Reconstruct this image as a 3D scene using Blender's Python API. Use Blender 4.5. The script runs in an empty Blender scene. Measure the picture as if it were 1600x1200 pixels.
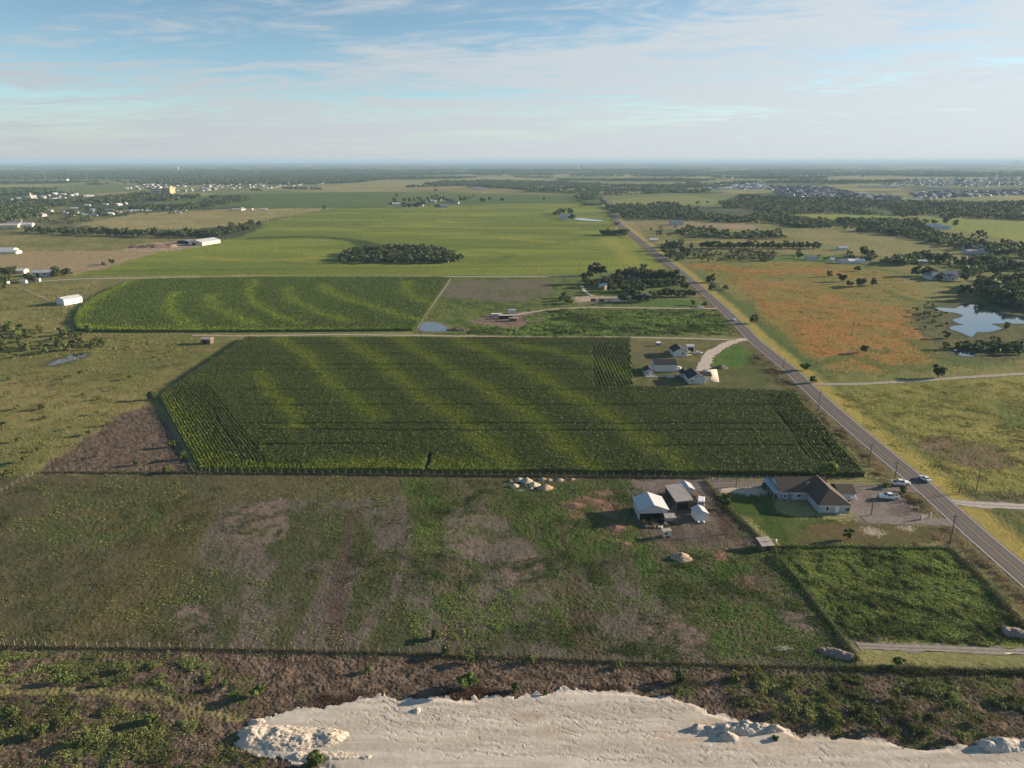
import bpy, bmesh, math, random
import numpy as np

# ---------------------------------------------------------------- camera, sky, sun, exposure
H_CAM, FPX = 100.0, 1130.0
PITCH = math.atan((600 - 252) / FPX)
scene = bpy.context.scene
col = scene.collection
cam_d = bpy.data.cameras.new('camera')
cam = bpy.data.objects.new('camera', cam_d)
col.objects.link(cam)
cam_d.sensor_fit = 'HORIZONTAL'
cam_d.sensor_width = 36.0
cam_d.lens = 36.0 * FPX / 1600.0
cam_d.clip_start = 0.5
cam_d.clip_end = 250000.0
cam.location = (0, 0, H_CAM)
cam.rotation_euler = (math.pi / 2 - PITCH, 0, 0)
scene.camera = cam

SUN_EL, SUN_AZ = math.radians(14.0), math.radians(75.0)      # azimuth clockwise from +Y
world = bpy.data.worlds.new('World')
scene.world = world
world.use_nodes = True
def build_sky():
    nt = world.node_tree
    N = nt.nodes; L = nt.links
    N.clear()
    out = N.new('ShaderNodeOutputWorld'); bg = N.new('ShaderNodeBackground')
    sky = N.new('ShaderNodeTexSky'); sky.sky_type = 'NISHITA'
    sky.sun_disc = False
    sky.sun_elevation = SUN_EL; sky.sun_rotation = SUN_AZ
    sky.altitude = 200; sky.air_density = 1.0; sky.dust_density = 0.4; sky.ozone_density = 3.0
    tc = N.new('ShaderNodeTexCoord'); sep = N.new('ShaderNodeSeparateXYZ')
    L.new(tc.outputs['Generated'], sep.inputs[0])
    def math_(op, a, b=None, clamp=False):
        m = N.new('ShaderNodeMath'); m.operation = op; m.use_clamp = clamp
        for i, v in enumerate((a, b)):
            if v is None: continue
            if isinstance(v, (int, float)): m.inputs[i].default_value = v
            else: L.new(v, m.inputs[i])
        return m.outputs[0]
    # the blue deepens faster with height than the clear model: look a little higher in it
    zz = math_('MULTIPLY', sep.outputs[2], 1.7)
    comb = N.new('ShaderNodeCombineXYZ')
    L.new(sep.outputs[0], comb.inputs[0]); L.new(sep.outputs[1], comb.inputs[1]); L.new(zz, comb.inputs[2])
    nrm = N.new('ShaderNodeVectorMath'); nrm.operation = 'NORMALIZE'
    L.new(comb.outputs[0], nrm.inputs[0]); L.new(nrm.outputs[0], sky.inputs[0])
    # cirrus on a plane high above
    den = math_('ADD', math_('MAXIMUM', sep.outputs[2], 0.0), 0.045)
    cx = math_('DIVIDE', sep.outputs[0], den); cy = math_('DIVIDE', sep.outputs[1], den)
    c2 = N.new('ShaderNodeCombineXYZ')
    L.new(math_('ADD', math_('MULTIPLY', cx, 0.42), math_('MULTIPLY', cy, 0.13)), c2.inputs[0])
    L.new(math_('MULTIPLY', cy, 0.62), c2.inputs[1])
    def noise(scale, detail, rough, dist, off):
        mp = N.new('ShaderNodeMapping'); mp.inputs[1].default_value = off
        L.new(c2.outputs[0], mp.inputs[0])
        n = N.new('ShaderNodeTexNoise'); n.inputs['Scale'].default_value = scale
        n.inputs['Detail'].default_value = detail; n.inputs['Roughness'].default_value = rough
        n.inputs['Distortion'].default_value = dist
        L.new(mp.outputs[0], n.inputs[0]); return n.outputs[0]
    n1 = noise(0.85, 8, 0.60, 0.9, (3.1, 1.7, 0)); n2 = noise(2.7, 9, 0.66, 1.6, (7.3, 2.2, 0)); n3 = noise(0.23, 3, 0.5, 0.0, (1.5, 5.0, 0))
    s = math_('ADD', math_('ADD', math_('MULTIPLY', n1, 0.85), math_('MULTIPLY', n2, 0.60)), math_('MULTIPLY', n3, 0.45))
    # more of it to the sunny side and lower down
    side = math_('MULTIPLY', sep.outputs[0], 0.13)
    low = math_('MULTIPLY', math_('SUBTRACT', 0.11, sep.outputs[2]), 0.5)
    s = math_('ADD', math_('ADD', s, side), low)
    ramp = N.new('ShaderNodeMapRange'); ramp.interpolation_type = 'SMOOTHSTEP'
    ramp.inputs[1].default_value = 0.77; ramp.inputs[2].default_value = 1.03
    ramp.inputs[3].default_value = 0.0; ramp.inputs[4].default_value = 0.92
    L.new(s, ramp.inputs[0])
    tint = N.new('ShaderNodeMix'); tint.data_type = 'RGBA'; tint.blend_type = 'MULTIPLY'; tint.inputs[0].default_value = 1.0
    L.new(sky.outputs[0], tint.inputs[6]); tint.inputs[7].default_value = SKY_TINT
    glow = N.new('ShaderNodeMapRange'); glow.inputs[1].default_value = -0.6; glow.inputs[2].default_value = 0.7
    glow.inputs[3].default_value = 0.80; glow.inputs[4].default_value = 1.12
    L.new(sep.outputs[0], glow.inputs[0])
    cc = N.new('ShaderNodeMix'); cc.data_type = 'RGBA'; cc.blend_type = 'MULTIPLY'; cc.inputs[0].default_value = 1.0
    cc.inputs[6].default_value = CLOUD; L.new(glow.outputs[0], cc.inputs[7])
    veil = N.new('ShaderNodeMapRange'); veil.interpolation_type = 'SMOOTHSTEP'      # thin even veil low down
    veil.inputs[1].default_value = 0.085; veil.inputs[2].default_value = 0.02; veil.inputs[3].default_value = 0.0; veil.inputs[4].default_value = 0.80
    L.new(sep.outputs[2], veil.inputs[0])
    both = math_('SUBTRACT', 1.0, math_('MULTIPLY', math_('SUBTRACT', 1.0, ramp.outputs[0]), math_('SUBTRACT', 1.0, veil.outputs[0])))
    mix = N.new('ShaderNodeMix'); mix.data_type = 'RGBA'
    L.new(both, mix.inputs[0]); L.new(tint.outputs[2], mix.inputs[6]); L.new(cc.outputs[2], mix.inputs[7])
    L.new(mix.outputs[2], bg.inputs[0])
    bg.inputs[1].default_value = SKY_STRENGTH
    L.new(bg.outputs[0], out.inputs[0])
SKY_STRENGTH = 0.12
SKY_TINT = (0.76, 0.72, 0.60, 1)
CLOUD = (2.12, 2.29, 2.42, 1)
build_sky()

sun_d = bpy.data.lights.new('sun', 'SUN')
sun_d.energy = 5.0; sun_d.angle = math.radians(0.5); sun_d.color = (1.0, 0.80, 0.58)
sun = bpy.data.objects.new('sun', sun_d); col.objects.link(sun)
from mathutils import Vector
sun_dir = Vector((math.sin(SUN_AZ) * math.cos(SUN_EL), math.cos(SUN_AZ) * math.cos(SUN_EL), math.sin(SUN_EL)))
sun.rotation_euler = sun_dir.to_track_quat('Z', 'Y').to_euler()
sun.location = (300, 100, 300)

vs = scene.view_settings
vs.view_transform = 'Standard'; vs.look = 'None'; vs.exposure = 1.35; vs.gamma = 1.0; vs.use_curve_mapping = False
cy = scene.cycles
cy.max_bounces = 5; cy.diffuse_bounces = 2; cy.glossy_bounces = 2; cy.transmission_bounces = 2
cy.volume_bounces = 0; cy.transparent_max_bounces = 6
cy.use_denoising = True
cy.caustics_reflective = False; cy.caustics_refractive = False

# ---------------------------------------------------------------- helpers
rng = np.random.default_rng(7)
random.seed(7)
cP, sP = math.cos(PITCH), math.sin(PITCH)
def P(px, py):
    """ground point (z = 0) seen at a pixel of the 1600 x 1200 photograph, used only to look up where things stand"""
    x = (px - 800) / FPX; y = (600 - py) / FPX
    t = H_CAM / (sP - y * cP)
    return (x * t, (cP + y * sP) * t)
def poly(pts): return np.array([P(*p) for p in pts], dtype=np.float64)

TAB = np.random.default_rng(11).random((8, 256, 256)).astype(np.float32)
def vnoise(x, y, k=0):
    x = np.asarray(x, dtype=np.float64); y = np.asarray(y, dtype=np.float64)
    xi = np.floor(x); yi = np.floor(y)
    fx = (x - xi).astype(np.float32); fy = (y - yi).astype(np.float32)
    xi = xi.astype(np.int64) & 255; yi = yi.astype(np.int64) & 255
    fx = fx * fx * (3 - 2 * fx); fy = fy * fy * (3 - 2 * fy)
    T = TAB[k % 8]; x1 = (xi + 1) & 255; y1 = (yi + 1) & 255
    return (T[xi, yi] * (1 - fx) + T[x1, yi] * fx) * (1 - fy) + (T[xi, y1] * (1 - fx) + T[x1, y1] * fx) * fy
def fbm(x, y, octv=4, k=0, rough=0.55):
    a, s, tot = 1.0, 0.0, 0.0
    for o in range(octv):
        s = s + a * vnoise(x * 2.03 ** o + 17.3 * o, y * 2.03 ** o - 9.1 * o, k + o); tot += a; a *= rough
    return s / tot
def sstep(a, b, x):
    t = np.clip((x - a) / (b - a), 0, 1); return t * t * (3 - 2 * t)
def inside(pl, x, y):
    """mask of the points inside a polygon"""
    m = (x > pl[:, 0].min()) & (x < pl[:, 0].max()) & (y > pl[:, 1].min()) & (y < pl[:, 1].max())
    idx = np.nonzero(m)[0]
    if len(idx) == 0: return m
    xx = x[idx]; yy = y[idx]; c = np.zeros(len(idx), bool); n = len(pl)
    for i in range(n):
        x0, y0 = pl[i]; x1, y1 = pl[(i + 1) % n]
        if y0 == y1: continue
        c ^= ((y0 > yy) != (y1 > yy)) & (xx < (x1 - x0) * (yy - y0) / (y1 - y0) + x0)
    m[idx] = c
    return m
def dist_line(pl, x, y, lim):
    """distance to an open polyline, lim beyond it"""
    d = np.full(len(x), lim, dtype=np.float64)
    for (x0, y0), (x1, y1) in zip(pl[:-1], pl[1:]):
        m = (x > min(x0, x1) - lim) & (x < max(x0, x1) + lim) & (y > min(y0, y1) - lim) & (y < max(y0, y1) + lim)
        i = np.nonzero(m)[0]
        if len(i) == 0: continue
        L2 = (x1 - x0) ** 2 + (y1 - y0) ** 2
        t = np.clip(((x[i] - x0) * (x1 - x0) + (y[i] - y0) * (y1 - y0)) / L2, 0, 1)
        d[i] = np.minimum(d[i], np.hypot(x[i] - x0 - t * (x1 - x0), y[i] - y0 - t * (y1 - y0)))
    return d
def area(pl):
    x, y = pl[:, 0], pl[:, 1]
    return abs(np.sum(x * np.roll(y, -1) - y * np.roll(x, -1))) / 2
def scatter(pl, n, gen=None):
    g = gen or rng
    lo, hi = pl.min(0), pl.max(0); outx, outy, got = [], [], 0
    frac = max(area(pl) / np.prod(hi - lo), 0.02)
    while got < n:
        k = int((n - got) / frac * 1.1) + 16
        x = g.uniform(lo[0], hi[0], k); y = g.uniform(lo[1], hi[1], k)
        m = inside(pl, x, y); outx.append(x[m]); outy.append(y[m]); got += m.sum()
    return np.concatenate(outx)[:n], np.concatenate(outy)[:n]
def terrain(x, y):
    """large relief: flat near by, low swells far off"""
    r = np.hypot(x, y)
    a = sstep(1800, 6000, r) * 7 * (fbm(x / 1900, y / 1900, 3, 2) - 0.5) * 2
    b = sstep(9000, 30000, r) * (fbm(x / 7000 + 3, y / 9000, 3, 5)) * 42
    return a + b

MATS = {}
def mat(name, rgb=(0.5, 0.5, 0.5), rough=0.9, attr=False, var=0.0, vscale=1.0, bump=0.0, bscale=5.0, metal=0.0, spec=0.2, trans=0.0, stretch=None, lines=None):
    if name in MATS: return MATS[name]
    m = bpy.data.materials.new(name); m.use_nodes = True
    nt = m.node_tree; N = nt.nodes; L = nt.links
    b = N['Principled BSDF']
    b.inputs['Roughness'].default_value = rough; b.inputs['Metallic'].default_value = metal
    b.inputs['Specular IOR Level'].default_value = spec
    b.inputs['Base Color'].default_value = (*rgb, 1)
    src = None
    if attr:
        a = N.new('ShaderNodeVertexColor'); a.layer_name = 'tone'; src = a.outputs[0]
    geo = None
    def pos():
        nonlocal geo
        if geo is None:
            t = N.new('ShaderNodeTexCoord'); mp = N.new('ShaderNodeMapping')
            L.new(t.outputs['Object'], mp.inputs[0])
            if stretch: mp.inputs[3].default_value = stretch
            geo = mp.outputs[0]
        return geo
    if var > 0:
        n = N.new('ShaderNodeTexNoise'); n.inputs['Scale'].default_value = vscale; n.inputs['Detail'].default_value = 6; n.inputs['Roughness'].default_value = 0.65
        L.new(pos(), n.inputs[0])
        r = N.new('ShaderNodeMapRange'); r.inputs[1].default_value = 0.3; r.inputs[2].default_value = 0.7
        r.inputs[3].default_value = 1 - var; r.inputs[4].default_value = 1 + var
        L.new(n.outputs[0], r.inputs[0])
        x = N.new('ShaderNodeMix'); x.data_type = 'RGBA'; x.blend_type = 'MULTIPLY'; x.inputs[0].default_value = 1
        if src: L.new(src, x.inputs[6])
        else: x.inputs[6].default_value = (*rgb, 1)
        L.new(r.outputs[0], x.inputs[7]); src = x.outputs[2]
    if src: L.new(src, b.inputs['Base Color'])
    hsrc = None
    if lines:                                   # ribs of sheet metal or siding along one axis
        axis, pitch, depth = lines
        t = N.new('ShaderNodeTexCoord'); w = N.new('ShaderNodeTexWave'); w.wave_type = 'BANDS'; w.bands_direction = axis
        w.inputs['Scale'].default_value = 0.314 / pitch
        L.new(t.outputs['Object'], w.inputs[0]); hsrc = (w.outputs[1], depth)
    if bump > 0:
        n = N.new('ShaderNodeTexNoise'); n.inputs['Scale'].default_value = bscale; n.inputs['Detail'].default_value = 5
        L.new(pos(), n.inputs[0]); hsrc = (n.outputs[0], bump)
    if hsrc:
        bp = N.new('ShaderNodeBump'); bp.inputs['Strength'].default_value = 1.0; bp.inputs['Distance'].default_value = hsrc[1]
        L.new(hsrc[0], bp.inputs['Height']); L.new(bp.outputs[0], b.inputs['Normal'])
    if trans > 0:
        tr = N.new('ShaderNodeBsdfTranslucent'); mx = N.new('ShaderNodeMixShader'); mx.inputs[0].default_value = trans
        if src: L.new(src, tr.inputs[0])
        else: tr.inputs[0].default_value = (*rgb, 1)
        o = N['Material Output']
        L.new(b.outputs[0], mx.inputs[1]); L.new(tr.outputs[0], mx.inputs[2]); L.new(mx.outputs[0], o.inputs[0])
    MATS[name] = m
    return m
def tag(o, label=None, cat=None, group=None, kind=None):
    if label: o['label'] = label
    if cat: o['category'] = cat
    if group: o['group'] = group
    if kind: o['kind'] = kind
    return o
def np_mesh(name, V, F, m, tone=None, smooth=False, parent=None, sizes=None, mat_idx=None):
    """link one mesh object made of arrays; F is (n, k) or flat with sizes"""
    me = bpy.data.meshes.new(name)
    V = np.ascontiguousarray(V, dtype=np.float32).reshape(-1, 3)
    if sizes is None:
        k = F.shape[1]; nF = len(F); starts = np.arange(nF, dtype=np.int32) * k; flat = F.reshape(-1)
    else:
        nF = len(sizes); flat = F; starts = np.concatenate([[0], np.cumsum(sizes)[:-1]]).astype(np.int32)
    me.vertices.add(len(V)); me.vertices.foreach_set('co', V.reshape(-1))
    me.loops.add(len(flat)); me.loops.foreach_set('vertex_index', np.ascontiguousarray(flat, dtype=np.int32))
    me.polygons.add(nF); me.polygons.foreach_set('loop_start', starts)
    if smooth: me.polygons.foreach_set('use_smooth', np.ones(nF, bool))
    for mm in (m if isinstance(m, (list, tuple)) else [m]): me.materials.append(mm)
    if mat_idx is not None: me.polygons.foreach_set('material_index', np.asarray(mat_idx, dtype=np.int32))
    if tone is not None:
        a = me.color_attributes.new('tone', 'FLOAT_COLOR', 'POINT')
        c = np.ones((len(V), 4), np.float32); c[:, :3] = tone
        a.data.foreach_set('color', c.reshape(-1))
    me.update(calc_edges=True)
    o = bpy.data.objects.new(name, me); col.objects.link(o)
    if parent: o.parent = parent
    return o
def empty(name, x, y, z=0.0, rz=0.0, sc=1.0):
    e = bpy.data.objects.new(name, None); col.objects.link(e)
    e.location = (x, y, z); e.rotation_euler = (0, 0, rz); e.scale = (sc, sc, sc); e.empty_display_size = 0.5
    return e
def quads(C, U, W):
    """four corners for each centre with half axes U and W"""
    V = np.stack([C - U - W, C + U - W, C + U + W, C - U + W], axis=1).reshape(-1, 3)
    return V, np.arange(len(V), dtype=np.int32).reshape(-1, 4)
def unit(v): return v / np.maximum(np.linalg.norm(v, axis=1, keepdims=True), 1e-9)
def leaf_quads(C, size, aspect, g, up=0.4):
    n = len(C)
    N_ = unit(g.normal(size=(n, 3)) + np.array([0, 0, up]))
    U = unit(np.cross(N_, g.normal(size=(n, 3)))); W = np.cross(N_, U)
    s = np.asarray(size).reshape(-1, 1) * np.ones((n, 1))
    return quads(C, U * s, W * s * aspect)
# ---------------------------------------------------------------- roads and tracks as lines (world coordinates)
road_px = [(1596.4, 895.8), (1530.6, 839), (1435.7, 754), (1370.5, 700), (1300, 640), (1257, 600), (1231, 575), (1181.6, 535), (1165, 518), (1129, 482.5), (1072, 432), (1031, 400), (987, 365), (967, 347.5), (960, 332.5), (954, 320), (945, 310.6), (937, 305), (926, 297), (917, 289)]
ROAD = poly(road_px)
ROAD = np.vstack([ROAD[0] + (ROAD[0] - ROAD[3]) * 1.6, ROAD[0] + (ROAD[0] - ROAD[3]) * .6, ROAD])   # runs on past the frame
def smooth_line(pl, n=6):
    out = []
    for i in range(len(pl) - 1):
        p0, p1, p2, p3 = pl[max(i - 1, 0)], pl[i], pl[i + 1], pl[min(i + 2, len(pl) - 1)]
        for k in range(n):
            t = k / n
            out.append(0.5 * (2 * p1 + (p2 - p0) * t + (2 * p0 - 5 * p1 + 4 * p2 - p3) * t * t + (3 * p1 - p0 - 3 * p2 + p3) * t ** 3))
    out.append(pl[-1]); return np.array(out)
ROAD = smooth_line(ROAD, 5)
TRACKS = {   # name: (pixels, width m, colour, jitter, label use)
    'field_track': ([(1150, 531), (985, 527), (860, 527), (700, 525), (520, 523), (400, 525), (300, 524)], 3.2, (0.36, 0.31, 0.24)),
    'dirt_road': ([(905, 432.5), (700, 432.5), (420, 433), (230, 435), (130, 436), (60, 440)], 4.5, (0.36, 0.33, 0.28)),
    'gravel_drive': ([(1120, 482), (1060, 482), (980, 481), (920, 480.5), (870, 483), (830, 488), (800, 493)], 4.0, (0.36, 0.31, 0.26)),
    'house_drive': ([(1177, 530), (1150, 532), (1122, 545), (1108, 556), (1100, 572), (1096, 580)], 6.0, (0.40, 0.36, 0.31)),
    'meadow_drive': ([(1258, 600), (1340, 600), (1430, 595), (1520, 589), (1620, 583), (1720, 577)], 3.6, (0.30, 0.27, 0.22)),
    'farm_drive': ([(1472, 781), (1520, 788), (1600, 792), (1700, 798)], 4.6, (0.36, 0.34, 0.31)),
    'yard_drive': ([(1462, 768), (1400, 763), (1330, 760), (1240, 757), (1150, 757), (1080, 760)], 4.6, (0.16, 0.14, 0.125)),
    'yard_entrance': ([(1492, 817), (1450, 814), (1400, 812), (1350, 812)], 5.0, (0.17, 0.15, 0.14)),
    'meadow_track': ([(1115, 441), (1200, 442), (1300, 443), (1400, 442), (1450, 438), (1480, 436)], 2.6, (0.26, 0.22, 0.15)),
    'wood_track': ([(1520, 436), (1560, 441), (1605, 449)], 4.0, (0.30, 0.28, 0.20)),
    'gravel_path': ([(1340, 1009), (1400, 1012), (1500, 1015), (1570, 1018), (1640, 1019)], 2.6, (0.25, 0.225, 0.20)),
    'grove_drive': ([(909, 447), (913, 454), (922, 461), (930, 463)], 3.0, (0.42, 0.38, 0.31)),
    'grove_entrance': ([(1108, 462), (1090, 463), (1060, 465), (1020, 466)], 3.5, (0.20, 0.18, 0.15)),
    'barn_track': ([(38, 452), (60, 462), (78, 470)], 2.4, (0.26, 0.21, 0.14)),
    'field_edge_path': ([(704, 436), (690, 457), (668, 487), (652, 512)], 1.6, (0.30, 0.25, 0.18)),
    'ranch_road': ([(115, 428), (150, 419), (200, 405), (245, 395)], 3.0, (0.32, 0.27, 0.19)),
    'village_track': ([(180, 342), (160, 347), (130, 352), (110, 356)], 4.0, (0.30, 0.25, 0.16)),
}
TR = {k: smooth_line(poly(v[0]), 5) for k, v in TRACKS.items()}

# ---------------------------------------------------------------- the ground: one sheet, cut into named areas along its own edges
az = np.concatenate([np.linspace(-64, -41, 60)[:-1], np.linspace(-41, 41, 1180), np.linspace(41, 64, 60)[1:]])
az = np.radians(az)
rr = [66.0]
while rr[-1] < 60000:
    r = rr[-1]
    d = max(0.17, r * r * 1.25e-5)
    if r > 1500: d = min(d * 0.5, r * 0.09)
    rr.append(r + d)
rr = np.array(rr)
nr, na = len(rr), len(az)
R2, A2 = np.meshgrid(rr, az, indexing='ij')
GX = (R2 * np.sin(A2)).ravel(); GY = (R2 * np.cos(A2)).ravel(); GR = R2.ravel()

C = np.zeros((len(GX), 3), np.float32)
A = np.full(len(GX), 0.05, np.float32)          # micro relief amplitude
WJ = np.minimum(GR * 0.012, 14)
JX = GX + WJ * (fbm(GX / (WJ * 2.2 + .5), GY / (WJ * 2.2 + .5), 3, 1) - 0.5) * 2.4
JY = GY + WJ * (fbm(GX / (WJ * 2.2 + .5), GY / (WJ * 2.2 + .5), 3, 4) - 0.5) * 2.4
n_fine = fbm(GX / 0.9, GY / 0.9, 3, 0); n_mid = fbm(GX / 5, GY / 5, 4, 3); n_big = fbm(GX / 38, GY / 38, 4, 6)
n_edge = fbm(GX / .9, GY / .9, 4, 6); PX_, PY_ = JX + (fbm(GX / 2.2, GY / 2.2, 3, 2) - .5) * 2.4, JY + (n_edge - .5) * 1.8
dz = np.random.default_rng(3).normal(size=(2, len(GX))).astype(np.float32)
JX = JX + dz[0] * np.minimum(.35 + GR * .0016, 3.0); JY = JY + dz[1] * np.minimum(.35 + GR * .0016, 3.0)
def put(m, c1, c2, v, lo=0.38, hi=0.62):
    i = np.nonzero(m)[0]
    t = sstep(lo, hi, v[i])[:, None]
    C[i] = (1 - t) * np.array(c1, np.float32) + t * np.array(c2, np.float32)
def blend(w, c):
    i = np.nonzero(w > 0.003)[0]
    C[i] = C[i] * (1 - w[i, None]) + np.array(c, np.float32) * w[i, None]
n_str = fbm(GX / 7.0, GY / 26, 4, 2)                      # streaks that run away from the viewer
n_spk = vnoise(GX / 0.42, GY / 0.42, 7)
# far country: woods and fields in a patchwork
far1 = fbm(GX / 700 + 5, GY / 520, 5, 3); far2 = fbm(GX / 260, GY / 330, 4, 1)
put(GR > 0, (0.12, 0.145, 0.055), (0.22, 0.21, 0.09), far2)
WOODMASK = sstep(0.49, 0.54, far1 + 0.10 * sstep(2500, 7000, GR) + 0.05 * (far2 - 0.5))
blend(WOODMASK.astype(np.float32), (0.05, 0.068, 0.032))
town = sstep(0.60, 0.66, fbm(GX / 1500 + 9, GY / 1100, 4, 6)) * sstep(4000, 6500, GR) * sstep(0.45, 0.6, vnoise(GX / 90, GY / 130, 2))
blend((town * 0.6).astype(np.float32), (0.22, 0.21, 0.20))

ZONE = np.zeros(len(GX), np.int16)
ZNAMES = ['ground', 'pasture', 'meadow', 'gravel_pad', 'lawn', 'gravel_yard', 'field', 'ranch_land', 'farm_field']
def zone(pts, c1, c2, v, lo=0.38, hi=0.62, amp=None, zn=None, jit=True):
    pl = poly(pts)
    m = inside(pl, PX_, PY_) if zn == 'gravel_pad' else inside(pl, JX if jit else GX, JY if jit else GY)
    put(m, c1, c2, v, lo, hi)
    if amp is not None: A[m] = amp
    if zn: ZONE[m] = ZNAMES.index(zn)
    return m

OL, TAN, LUSH, GREY, BRN = (0.075, 0.078, 0.033), (0.165, 0.135, 0.07), (0.05, 0.085, 0.02), (0.11, 0.094, 0.078), (0.085, 0.062, 0.048)
# --- left ranch land
zone([(-900, 800), (-900, 440), (-600, 352), (60, 360), (190, 362), (320, 372), (330, 378), (250, 395), (120, 431), (230, 436), (160, 470), (118, 515), (400, 522), (380, 532), (250, 622), (310, 737), (60, 740), (-200, 860)], (0.122, 0.132, 0.044), (0.205, 0.182, 0.072), n_big * 0.6 + n_mid * 0.4, 0.34, 0.66, 0.16, 'ranch_land')
zone([(-300, 425), (-300, 392), (150, 392), (270, 388), (250, 395), (115, 431)], (0.25, 0.205, 0.10), (0.26, 0.20, 0.12), n_big, zn='ranch_land')
zone([(200, 390), (225, 381), (275, 377), (335, 382), (290, 390), (245, 393)], (0.25, 0.19, 0.14), (0.32, 0.25, 0.19), n_mid)
zone([(120, 352), (220, 332), (330, 328), (420, 324), (520, 325), (500, 330), (430, 340), (400, 350), (300, 358), (180, 360)], (0.20, 0.185, 0.075), (0.26, 0.22, 0.10), n_big)
zone([(-200, 350), (-100, 320), (100, 322), (180, 340), (120, 352), (60, 358)], (0.09, 0.10, 0.042), (0.15, 0.14, 0.06), far2 * .5 + n_big * .5)
zone([(230, 318), (330, 305), (420, 303), (520, 300), (700, 300), (850, 305), (930, 306), (935, 318), (800, 318), (520, 325), (420, 326), (380, 322), (300, 326)], (0.075, 0.115, 0.034), (0.095, 0.13, 0.038), far2)
zone([(455, 296), (520, 292), (640, 289), (730, 291), (720, 296), (560, 298)], (0.20, 0.18, 0.08), (0.24, 0.20, 0.10), far2)
zone([(640, 298), (720, 293), (800, 294), (830, 299), (740, 301)], (0.15, 0.15, 0.06), (0.19, 0.17, 0.08), far2)
zone([(40, 312), (160, 306), (230, 300), (232, 306), (140, 312), (60, 318)], (0.11, 0.125, 0.05), (0.14, 0.14, 0.06), far2)
# --- the big green field beyond the lane
BIGF = [(115, 431), (160, 420), (250, 395), (330, 379), (395, 362), (420, 345), (470, 333), (520, 326), (700, 322), (850, 318), (935, 318), (955, 345), (985, 372), (1045, 420), (905, 429), (400, 430.5)]
zone(BIGF, (0.115, 0.15, 0.025), (0.168, 0.20, 0.036), fbm(GX / 160, GY / 60, 4, 5), 0.36, 0.64, 0.0, 'farm_field')
for pts in ([(395, 372), (480, 370), (540, 374), (590, 383), (640, 389), (700, 392)], [(560, 378), (575, 386), (600, 392)]):
    d = dist_line(smooth_line(poly(pts)), GX, GY, 60); blend((0.85 * (1 - sstep(6, 16, d))).astype(np.float32), (0.035, 0.055, 0.014))
for pts in ([(130, 424), (500, 420), (1000, 414)], [(520, 362), (800, 363), (975, 368)], [(480, 350), (700, 352), (960, 352)], [(380, 405), (480, 412), (530, 409)], [(640, 383), (760, 386), (1000, 392)], [(740, 394), (800, 398), (770, 408)]):
    d = dist_line(smooth_line(poly(pts)), GX, GY, 60); blend((0.40 * (1 - sstep(2, 10, d))).astype(np.float32), (0.05, 0.075, 0.02))
for pts in ([(300, 402), (420, 407), (520, 400)], [(690, 345), (720, 348), (760, 346)], [(790, 372), (860, 378)], [(952, 372), (975, 395), (985, 413)], [(640, 352), (760, 356), (900, 357)]):
    d = dist_line(smooth_line(poly(pts)), GX, GY, 60); blend((0.55 * (1 - sstep(3, 18, d))).astype(np.float32), (0.24, 0.24, 0.05))
# --- rough lots between lane and track
zone([(704, 433), (905, 433), (1040, 470), (1130, 480), (1158, 524), (985, 528), (700, 524), (648, 520)], (0.055, 0.082, 0.022), (0.105, 0.13, 0.034), n_mid * 0.65 + n_big * .35, 0.36, 0.62, 0.3, 'pasture')
zone([(700, 440), (790, 436), (862, 438), (858, 462), (820, 470), (760, 470), (690, 462)], (0.125, 0.11, 0.082), (0.09, 0.10, 0.045), n_mid * .6 + n_big * .4, 0.42, 0.62, 0.08)
zone([(735, 503), (765, 490), (830, 486), (850, 495), (835, 510), (780, 512)], (0.13, 0.095, 0.075), (0.18, 0.135, 0.105), n_mid, amp=0.1)
zone([(890, 463), (930, 462), (975, 464), (985, 471), (930, 474), (895, 472)], (0.36, 0.29, 0.23), (0.30, 0.25, 0.19), n_mid, amp=0.03)
zone([(1000, 468), (1060, 467), (1080, 472), (1075, 478), (990, 478)], (0.06, 0.12, 0.025), (0.08, 0.13, 0.03), n_mid, amp=0.05)
for (a, b, w) in ((800, 519, 26), (1040, 521, 22), (1080, 522, 20), (1130, 522, 16), (875, 498, 20)):
    x0, y0 = P(a, b); d = np.hypot((GX - x0) / 1.0, (GY - y0) * 2.0); blend((0.6 * (1 - sstep(2, w * .35, d)) * sstep(.4, .6, n_fine)).astype(np.float32), (0.30, 0.27, 0.22))
# --- house lots on the near side of the track
zone([(985, 530), (1155, 530), (1180, 545), (1245, 612), (990, 608), (985, 560)], (0.075, 0.09, 0.03), (0.125, 0.115, 0.052), n_mid * .5 + n_big * .5, 0.36, 0.62, 0.05, 'lawn')
zone([(1130, 545), (1165, 535), (1200, 565), (1160, 575), (1105, 572)], (0.05, 0.105, 0.02), (0.075, 0.125, 0.025), n_mid, amp=0.15, zn='lawn')
zone([(990, 548), (1030, 545), (1035, 560), (1000, 568)], (0.12, 0.11, 0.07), (0.10, 0.10, 0.05), n_mid)
# soil under the maize, colour darkened for the shade between the plants
CORN1 = [(385, 530), (985, 531), (987, 560), (991, 608), (1240, 615), (1356, 746), (1000, 742), (312, 737), (250, 622)]
CORN2 = [(207, 440), (175, 452), (140, 470), (122, 487), (116, 505), (122, 517), (150, 519), (400, 519), (648, 517), (660, 500), (701, 437), (690, 435), (400, 435), (235, 438)]
zone(CORN1, (0.035, 0.045, 0.018), (0.045, 0.05, 0.022), n_mid, amp=0.0, zn='farm_field', jit=False)
zone(CORN2, (0.035, 0.045, 0.018), (0.045, 0.05, 0.022), n_mid, amp=0.0, zn='farm_field', jit=False)
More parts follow.
